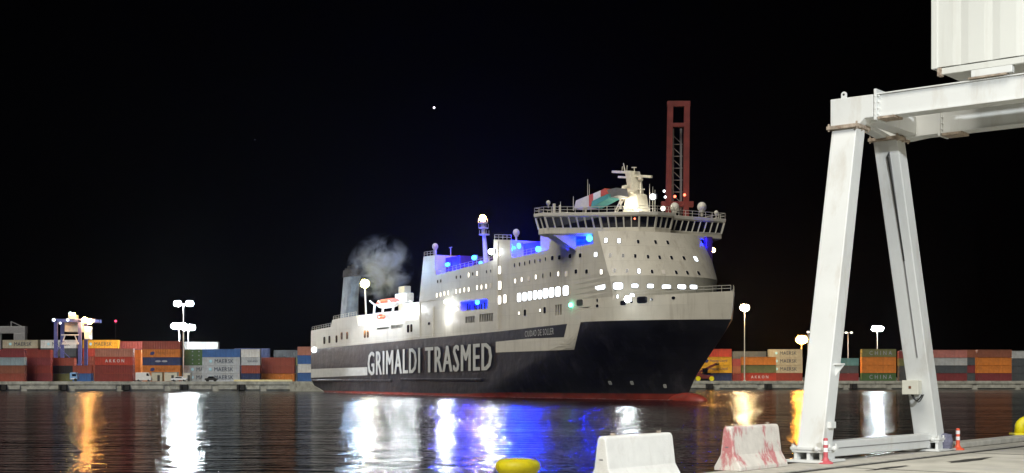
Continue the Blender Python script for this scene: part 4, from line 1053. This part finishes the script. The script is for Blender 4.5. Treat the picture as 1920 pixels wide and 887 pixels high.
# fenders on the far quay wall
for i, px in enumerate((5, 118, 236, 345, 452, 560)):
    p = W(px, 0, YL - 1.2); b = MB(); b.box(-1.3, 1.3, -.6, .25, -1.0, .9); b.lathe((-.7, -.65, -1.0), [(.3, 0), (.36, .2), (.36, 1.6), (.3, 1.9)], 10)
    o = b.build('fender', M['rubber'], None, bevel=.08, loc=(p.x, p.y, 1.2)); tag(o, ('first','second','third','fourth','fifth','sixth')[i] + ' black rubber fender from the left on the far quay wall', 'fender', 'fenders along the far quay wall')
for i, px in enumerate((1330, 1440, 1600, 1700)):
    p = W(px, 0, YR - 1.2); b = MB(); b.box(-1.3, 1.3, -.6, .25, -1.0, .9); b.lathe((-.7, -.65, -1.0), [(.3, 0), (.36, .2), (.36, 1.6), (.3, 1.9)], 10)
    o = b.build('fender', M['rubber'], None, bevel=.08, loc=(p.x, p.y, 1.2)); tag(o, ('first','second','third','fourth')[i] + ' black rubber fender right of the ferry bow on the quay wall', 'fender', 'fenders on the right hand quay wall')
# low parapet near the stern, yellow lamplight put into its colour, pale ramp at the quay end
a, c = W(438, 0, YL).x, W(548, 0, YL).x
b = MB(); b.box(a, c, YL + .3, YL + .7, 3.05, 3.6); tag(b.build('parapet', mat('cream parapet paint', (.75, .66, .36), .7), bevel=.04), 'long low cream parapet on the quay edge before the rust-red stack', 'parapet')
a, c = W(581, 0, YL - 1).x, W(612, 0, YL - 1).x
b = MB(); b.prism([Vector((a - 6, YL - 3.2, -.5)), Vector((a - 6, YL - 3.2, 2.9)), Vector((a, YL - 3.2, 2.8)), Vector((c, YL - 3.2, -.5))], (0, 2.2, 0))
tag(b.build('concrete_ramp', M['conc'], bevel=.05), 'pale sloping concrete ramp ending beneath the ferry stern', 'ramp')
# spotlights of the quay: pools under the masts come from the lamps themselves

# ------------------------------------------------------------ stars
def star(px, py, r, m, label):
    p = W(px, py, 6000); b = MB(); b.ball((0, 0, 0), r, 8); tag(b.build('star', m, loc=p), label, 'star')
star(814, 202, 4.2, glow('planet', (.95, .85, 1), 6), 'bright pale point of light high in the black sky')
star(478, 262, 2.2, glow('faint star', (.8, .8, 1), .25), 'faint star low and left of the bright one')

# ------------------------------------------------------------ gantry on the near quay
def gp(u, w, z): return Q(u, w, z)                       # u along the quay, w inland
gan = empty('quay_gantry', Q(6, .5, 3), label='white steel A-frame gantry on the near quay with rusty bolted flanges', cat='gantry')
gl = gan.location.copy()
def gpart(b, name, m, par=None, bevel=.012, smooth=False):
    o = b.build(name, m, par or gan, bevel=bevel, smooth=smooth)
    if par is None or par is gan:
        for v in o.data.vertices: v.co -= gl
    else:
        for v in o.data.vertices: v.co -= gl
    return o
def obox(c, du, dw, dz, b):                               # box aligned to the quay axes centred at c
    R3 = Matrix.Rotation(QANG, 4, 'Z'); m = Matrix.Translation(c) @ R3
    return b.box(-du / 2, du / 2, -dw / 2, dw / 2, -dz / 2, dz / 2, m)
def atYpx(px, py, Y): return W(px, py, Y)
LB = W(1527, 840, 25.5); LT = W(1591, 244, 26.9); RB = W(1743, 822, 29.4); RT = W(1667, 266, 28.1)
uA = Vector((ED.x, ED.y, 0)); wA = Vector((EN.x, EN.y, 0))
def leg(pb, pt, wu, ww, name):
    b = MB(); rings = []
    for p in (pb, pt):
        rings.append([p + uA * (-wu / 2) + wA * (-ww / 2), p + uA * (wu / 2) + wA * (-ww / 2), p + uA * (wu / 2) + wA * (ww / 2), p + uA * (-wu / 2) + wA * (ww / 2)])
    b.loft(rings); return gpart(b, name, M['gantry'], bevel=.018)
legL = leg(LB, LT, .40, .52, 'leg'); legR = leg(RB, RT, .40, .52, 'leg')
def flange(c, s, name, par, m, th=.07, bolts=True):
    b = MB(); obox(c, s, s * 1.1, th, b)
    if bolts:
        for du in (-.5, 0, .5):
            for dw in (-.5, .5):
                q = c + uA * du * s * .88 + wA * dw * s * .98; b.tube(q - Vector((0, 0, .07)), q + Vector((0, 0, .08)), .022, n=6)
    return gpart(b, name, m, par, .006)
flange(LT + Vector((0, 0, .03)), .60, 'bolted_flange', legL, M['rust']); flange(RT + Vector((0, 0, .03)), .60, 'bolted_flange', legR, M['rust'])
flange(LB - Vector((0, 0, .0)), .62, 'foot_flange', legL, M['gantry'], .05); flange(RB - Vector((0, 0, .0)), .62, 'foot_flange', legR, M['gantry'], .05)
for c, par in ((LB, legL), (RB, legR)):
    b = MB()
    for du in (-1, 1):
        q = c + uA * du * .1 + wA * du * .36; b.ball(q, .05, 10)
        q = c + uA * du * .32 - wA * du * .2; b.ball(q, .05, 10)
    gpart(b, 'bolt_cap', M['gantry'], par, 0)
# feet
def foot(c, name):
    b = MB(); h = c.z - 3.03; zc = 3.03 + h / 2
    for dw in (-.26, .0, .26):
        obox(Vector((c.x, c.y, zc)) + wA * dw, .52, .06, h, b)
    obox(Vector((c.x, c.y, c.z - .05)), .58, .60, .05, b); obox(Vector((c.x, c.y, 3.035)), .95, .80, .045, b)
    obox(Vector((c.x, c.y, zc)) + uA * .27, .04, .55, h, b)
    return gpart(b, name, M['gantry'], gan, .008)
foot(LB, 'foot'); foot(RB, 'foot')
# tie beam between the feet
b = MB(); p = Vector((LB.x, LB.y, 3.23)) + uA * .3; q = Vector((RB.x, RB.y, 3.23)) - uA * .25
b.bar(p, q, .26, .30); gpart(b, 'tie_beam', M['gantry'], gan, .02)
b = MB(); b.bar(p + wA * .135 + Vector((0, 0, .01)), q + wA * .135 + Vector((0, 0, .01)), .012, .015); gpart(b, 'beam_seam', M['steel'], gan, 0)
b = MB(); c = RB + uA * .15 + wA * .28; b.ball(Vector((c.x, c.y, 3.2)), .17, 14, (1, 1, 1.1)); b.tube(Vector((c.x, c.y, 3.05)), Vector((c.x, c.y, 3.36)), .15); gpart(b, 'covered_motor', mat('grey blue cover', (.16, .16, .23), .8, vary=.3, vscale=9, bump=.4, bscale=14), gan, .02)
# girders running inland over the quay
g1 = Vector((6.66, 26.95, 0)); g2 = Vector((8.0, 28.25, 0))
def girder(g, k0, k1, zb, zt, wd, name):
    b = MB(); p = g + wA * k0; q = g + wA * k1; b.bar(Vector((p.x, p.y, (zb + zt) / 2)), Vector((q.x, q.y, (zb + zt) / 2)), wd, zt - zb); return gpart(b, name, M['gantry'], gan, .012)
G1 = girder(g1, .62, 14, 9.64, 10.05, .30, 'girder'); G2 = girder(g2, -.3, 14, 9.52, 9.95, .34, 'girder')
for g, zb, zt, k0 in ((g1, 9.64, 10.05, .62), (g2, 9.52, 9.95, -.3)):       # top and bottom flanges
    b = MB()
    for z in (zb - .012, zt + .012):
        p = g + wA * k0; q = g + wA * 14; b.bar(Vector((p.x, p.y, z)), Vector((q.x, q.y, z)), .40, .022)
    gpart(b, 'girder_flange', M['gantry'], G1 if g is g1 else G2, 0)
# head block at the water end of girder 1, with haunch down to the leg
P = lambda g, k, z: Vector(((g + wA * k).x, (g + wA * k).y, z))
b = MB(); prf = [(-.30, 9.47), (-.30, 10.07), (.60, 10.06), (.60, 9.62), (.42, 9.62), (.26, 9.47)]
b.prism([P(g1, k, z) - uA * .22 for k, z in prf], uA * .44); gpart(b, 'head_block', M['gantry'], gan, .012)
b = MB(); prf = [(-.28, 9.46), (-.62, 9.80), (-.3, 9.90), (1.0, 9.90), (1.0, 9.515), (.75, 9.51), (.25, 9.46)]
b.prism([P(g2, k, z) - uA * .20 for k, z in prf], uA * .40); gpart(b, 'head_block', M['gantry'], gan, .012)
b = MB(); b.bar(P(g1, .45, 9.75) + uA * .1, P(g2, .3, 9.7), .34, .36); b.bar(P(g1, .2, 9.55) + uA * .2, P(g2, -.2, 9.50), .22, .1); gpart(b, 'cross_brace', M['gantry'], gan, .012)
b = MB(); b.bar(P(g1, .64, 9.56), P(g1, .64, 10.16), .46, .05, up=(wA.x, wA.y, 0)); 
for z in (9.66, 9.78, 9.90, 10.02): b.tube(P(g1, .64, z) - uA * .24, P(g1, .64, z) - uA * .18 - wA * .0, .02, n=6); b.ball(P(g1, .70, z) - uA * .19, .022, 8)
gpart(b, 'splice_plate', M['gantry'], G1, .005)
b = MB(); b.bar(P(g2, .95, 9.44), P(g2, .95, 9.98), .46, .05, up=(wA.x, wA.y, 0))
for z in (9.58, 9.70, 9.82): b.ball(P(g2, 1.0, z) - uA * .2, .022, 8)
gpart(b, 'splice_plate', M['gantry'], G2, .005)
b = MB(); obox(P(g1, .85, 9.60), .40, .34, .05, b); gpart(b, 'rusty_plate', M['rust'], gan, .004)
b = MB(); obox(P(g2, 1.2, 9.47), .42, .40, .05, b); gpart(b, 'rusty_plate', M['rust'], gan, .004)
# lifting lug
b = MB(); c = P(g1, -.12, 10.08) ; R3 = Matrix.Rotation(math.atan2(wA.y, wA.x), 4, 'Z')
n = 12; pts = [Vector((-.06, 0, 0))] + [Vector((-.06 * math.cos(math.pi * i / n), 0, .10 + .06 * math.sin(math.pi * i / n))) for i in range(n + 1)] + [Vector((.06, 0, 0))]
b.prism([c + R3 @ p for p in pts], uA * .03); gpart(b, 'lifting_lug', M['gantry'], gan, .004)
b = MB(); b.tube(c + Vector((0, 0, .10)) - uA * .004, c + Vector((0, 0, .10)) + uA * .034, .022, n=12); gpart(b, 'lug_hole', M['black'], gan, 0)
# black cable from the head down the right leg, control box and cable loop, mid bracket
def legpt(pb, pt, y, off_u=-.215, off_w=0):
    f = (y - 9.45) / (3.4 - 9.45); return pt.lerp(pb, (pt.z - y) / (pt.z - pb.z)) + uA * off_u + wA * off_w
b = MB(); b.path([P(g2, .1, 9.92) - uA * .25, P(g2, .12, 9.62) - uA * .28, P(g2, .0, 9.40) - uA * .3, legpt(RB, RT, 9.1, -.23, .02), legpt(RB, RT, 8.6, -.225, .04), legpt(RB, RT, 7.0, -.21, .06)], .018); gpart(b, 'cable', M['cable'], gan, 0)
b = MB(); b.bar(legpt(RB, RT, 9.2, -.205, .06), legpt(RB, RT, 5.0, -.205, .06), .02, .03); gpart(b, 'cable_channel', M['steel'], legR, 0)
bx = legpt(RB, RT, 4.37, -.33, -.10)
b = MB(); obox(bx, .20, .36, .30, b); cb = gpart(b, 'control_box', mat('cream box paint', (.62, .61, .52), .5), gan, .012)
b = MB(); obox(bx - uA * .101 + wA * .0 + Vector((0, 0, .0)), .012, .055, .055, b); gpart(b, 'box_switch', mat('brown switch', (.16, .06, .03), .5), cb, 0)
b = MB()
for k in range(2):
    pts = [bx + uA * .02 + wA * (.12 - .24 * i / 8 + .10 + k * .03) + Vector((0, 0, -.15 - (.13 + .03 * k) * math.sin(math.pi * i / 8))) for i in range(9)]
    b.path(pts, .014, 6)
gpart(b, 'cable_loop', M['cable'], cb, 0)
bk = LT.lerp(LB, .755) + uA * .0 + wA * .33
b = MB(); obox(bk + wA * -.05 + Vector((0, 0, .05)), .16, .26, .03, b); b.prism([bk - wA * .07 + uA * -.02 + Vector((0, 0, -.18)), bk - wA * .07 - uA * .02 + Vector((0, 0, .03)), bk + wA * .10 - uA * .02 + Vector((0, 0, .03))], uA * .03); gpart(b, 'bracket', M['gantry'], legL, .004)
b = MB(); obox(LT.lerp(LB, .93) + wA * .30, .2, .08, .12, b); gpart(b, 'bracket', M['gantry'], legL, .004)

# white clad machine house resting on the girders
eh = empty('machinery_housing', Vector((g1.x, g1.y, 10.08)), math.atan2(wA.y, wA.x), label='white ribbed steel housing resting on top of the gantry girders', cat='housing')
# local x = inland (w), local y = +u side away
def lb(x0, x1, y0, y1, z0, z1, name, m, bevel=.01, par=None):
    b = MB(); b.box(x0, x1, y0, y1, z0, z1); o = b.build(name, m, par or eh, bevel=bevel); return o
k0 = 1.78
b = MB(); n = 15; Lh = 9.0; yA, yB = -.28, 2.3; pr = []
zb_, zt_ = .30, 3.4
for sy, y in ((1, yA), (-1, yB)):
    lo, hi = [], []
    for i in range(n * 4 + 1):
        x = k0 + .12 + (Lh - .24) * i / (n * 4); o_ = (0, 0, 0, .02)[i % 4]
        lo.append(b.bm.verts.new((x, y + sy * (.02 + o_), zb_))); hi.append(b.bm.verts.new((x, y + sy * (.02 + o_), zt_)))
    for i in range(n * 4): b.bm.faces.new((lo[i], lo[i + 1], hi[i + 1], hi[i]))
b.box(k0 + .02, k0 + Lh - .02, yA + .07, yB - .07, zb_ - .02, zt_)
b.build('cladding', M['cladding'], eh)
for x in (k0, k0 + Lh - .12): 
    lb(x, x + .12, yA, yA + .12, .28, 3.42, 'corner_post', M['cladding']); lb(x, x + .12, yB - .12, yB, .34, 3.42, 'corner_post', M['cladding'])
lb(k0, k0 + Lh, yA - .0, yA + .10, 3.42, 3.55, 'top_rail', M['cladding'])
lb(k0 + .16, k0 + Lh, yA + .02, yA + .12, .16, .275, 'base_rail', M['cladding']); lb(k0 + .16, k0 + Lh, yB - .12, yB, .16, .275, 'base_rail', M['cladding'])
b = MB()
for x in [k0 + .9 + i * 1.0 for i in range(8)]: b.box(x, x + .09, yA + .13, yB - .13, .14, .27)
b.build('cross_member', M['gantry'], eh)
b = MB(); b.prism([Vector((k0 + .0, yA, .34)), Vector((k0 + .2, yA + .0, .20)), Vector((k0 + .75, yA, .02)), Vector((k0 + 1.0, yA, .02)), Vector((k0 + 1.0, yA, .34))][::-1], (0, .10, 0)) if False else b.box(k0 + .75, k0 + 1.5, yA + .02, yA + .16, .03, .158); b.build('support_pad', M['gantry'], eh, bevel=.01)
b = MB(); b.box(k0 + .70, k0 + 1.40, yA + .0, yA + .4, .0, .028); b.build('rusty_pad', M['rust'], eh)
b = MB(); b.box(k0 + .12, k0 + .20, yA - .015, yA + .12, .13, .285); b.build('corner_casting', M['rust'], eh, bevel=.01)

# ------------------------------------------------------------ barriers, bollards, delineators
def barrier_mesh(L, h):
    pr = [(-.26, 0), (-.26, .06), (-.13, .26 * h / .73), (-.075, h - .03), (-.05, h), (.05, h), (.075, h - .03), (.13, .26 * h / .73), (.26, .06), (.26, 0)]
    b = MB(); rings = []
    for x in (-L / 2, -L / 2 + .04, -.35, -.12, 0, .12, .35, L / 2 - .04, L / 2):
        e = .03 if abs(x) > L / 2 - .01 else 0
        rings.append([Vector((x * (1), y * (1 - e * 2), max(0, z - e * (z > h * .8)))) for y, z in pr])
    b.loft(rings)
    for sx in (-1, 1):
        pass
    return b
def barrier(x, y, L, h, m, label, drain=True):
    b = barrier_mesh(L, h); r = b.build('concrete_barrier', m, bevel=.012, loc=(x, y, 3.006)); r.rotation_euler = (0, 0, QANG + .02); tag(r, label, 'barrier')
    b = MB()
    for sx in (-1, 1): b.box(sx * (L / 2 - .30) - .05, sx * (L / 2 - .30) + .05, -.012, .012, h - .002, h + .035)
    b.build('lifting_loop', M['rust'], r)
    b = MB(); b.box(-L / 2 - .004, -L / 2 + .03, -.03, .03, h * .52, h * .545); b.build('end_slot', M['steel'], r)
    return r
barrier(1.86, 20.45, 1.85, .73, M['barrier'], 'clean white concrete barrier in the foreground, nearest the yellow mooring bollard')
barrier(4.17, 23.75, 1.75, .75, M['barrier_red'], 'worn white concrete barrier with peeling red paint beside the gantry foot')
def bollard(x, y, label, head=.29, h=.52):
    b = MB(); b.lathe((0, 0, 0), [(.27, 0), (.27, .05), (.20, .07), (.165, .16), (.16, h * .5), (.20, h * .56), (head - .03, h * .64), (head + .005, h * .76), (head, h * .88), (head - .05, h * .96), (head - .13, h)], 28)
    r = b.build('mooring_bollard', M['yellow'], smooth=True, loc=(x, y, 3.0)); tag(r, label, 'bollard', 'yellow mooring bollards')
    b = MB(); 
    for i in range(6): a = i * math.pi / 3; b.tube((.235 * math.cos(a), .235 * math.sin(a), .045), (.235 * math.cos(a), .235 * math.sin(a), .075), .022, n=6)
    b.build('anchor_bolts', M['rust'], r)
bollard(.08, 18.0, 'round yellow mooring bollard at the bottom edge, left of the white barrier')
# the right bollard: a curved T-shaped horn bollard
p = Q(15.35, .35, 3.13)
b = MB(); rings = []
for i in range(15):
    t = i / 14; 
    ang = math.pi * t; cx = -.42 * math.cos(ang); cz = .05 + .34 * min(1, math.sin(ang) ** .45)
    rad = .13
    if i == 0: d = Vector((0, 0, 1))
    elif i == 14: d = Vector((0, 0, -1))
    else: d = Vector((math.sin(ang), 0, math.cos(ang) * .8)).normalized()
    side = Vector((0, 1, 0)); nn = d.cross(side).normalized()
    rings.append([Vector((cx, 0, cz)) + (side * math.cos(2 * math.pi * k / 12) + nn * math.sin(2 * math.pi * k / 12)) * rad for k in range(12)])
b.loft(rings); bl = b.build('mooring_bollard', M['yellow'], smooth=True, loc=p); bl.rotation_euler = (0, 0, QANG - .9)
tag(bl, 'arched yellow mooring bollard on the kerb, cut by the right edge', 'bollard', 'yellow mooring bollards')
b = MB(); b.box(-.62, .62, -.2, .2, -.001, .05); b.build('base_plate', M['yellow'], bl, bevel=.01)
def delineator(px, pyb, m, label, h=.47):
    Y = 1.6 * F / (pyb - HZ); q = W(px, pyb, Y); r = empty('delineator_post', (q.x, q.y, 3.0), label=label, cat='delineator post', group='plastic delineator posts by the gantry')
    b = MB(); b.lathe((0, 0, .005), [(.14, 0), (.14, .02), (.07, .06), (.05, .10), (.042, .12), (.042, h - .02), (.03, h)], 18); b.build('post', m, r, smooth=False)
    for z in (.22, .35):
        b = MB(); b.tube((0, 0, z), (0, 0, z + .075), .0445, n=18); b.build('reflective_band', M['reflector'], r)
delineator(1548, 870, M['post_pink'], 'faded pinkish red post with white bands at the left gantry foot')
delineator(1796, 844, M['post_orange'], 'bright orange post with two white bands right of the gantry')

# ------------------------------------------------------------ harbour haze
b = MB(); b.box(-330, 330, -30, 640, -2.5, 124)
hz = bpy.data.materials.new('haze'); hz.use_nodes = True; n, l = nodes(hz); n.remove(n['Principled BSDF'])
v = n.new('ShaderNodeVolumePrincipled'); v.inputs['Density'].default_value = .000015; v.inputs['Color'].default_value = (.85, .9, 1, 1); v.inputs['Anisotropy'].default_value = .8
l.new(v.outputs[0], n['Material Output'].inputs['Volume'])
tag(b.build('haze', hz), 'thin night haze over the harbour', 'haze', kind='stuff')
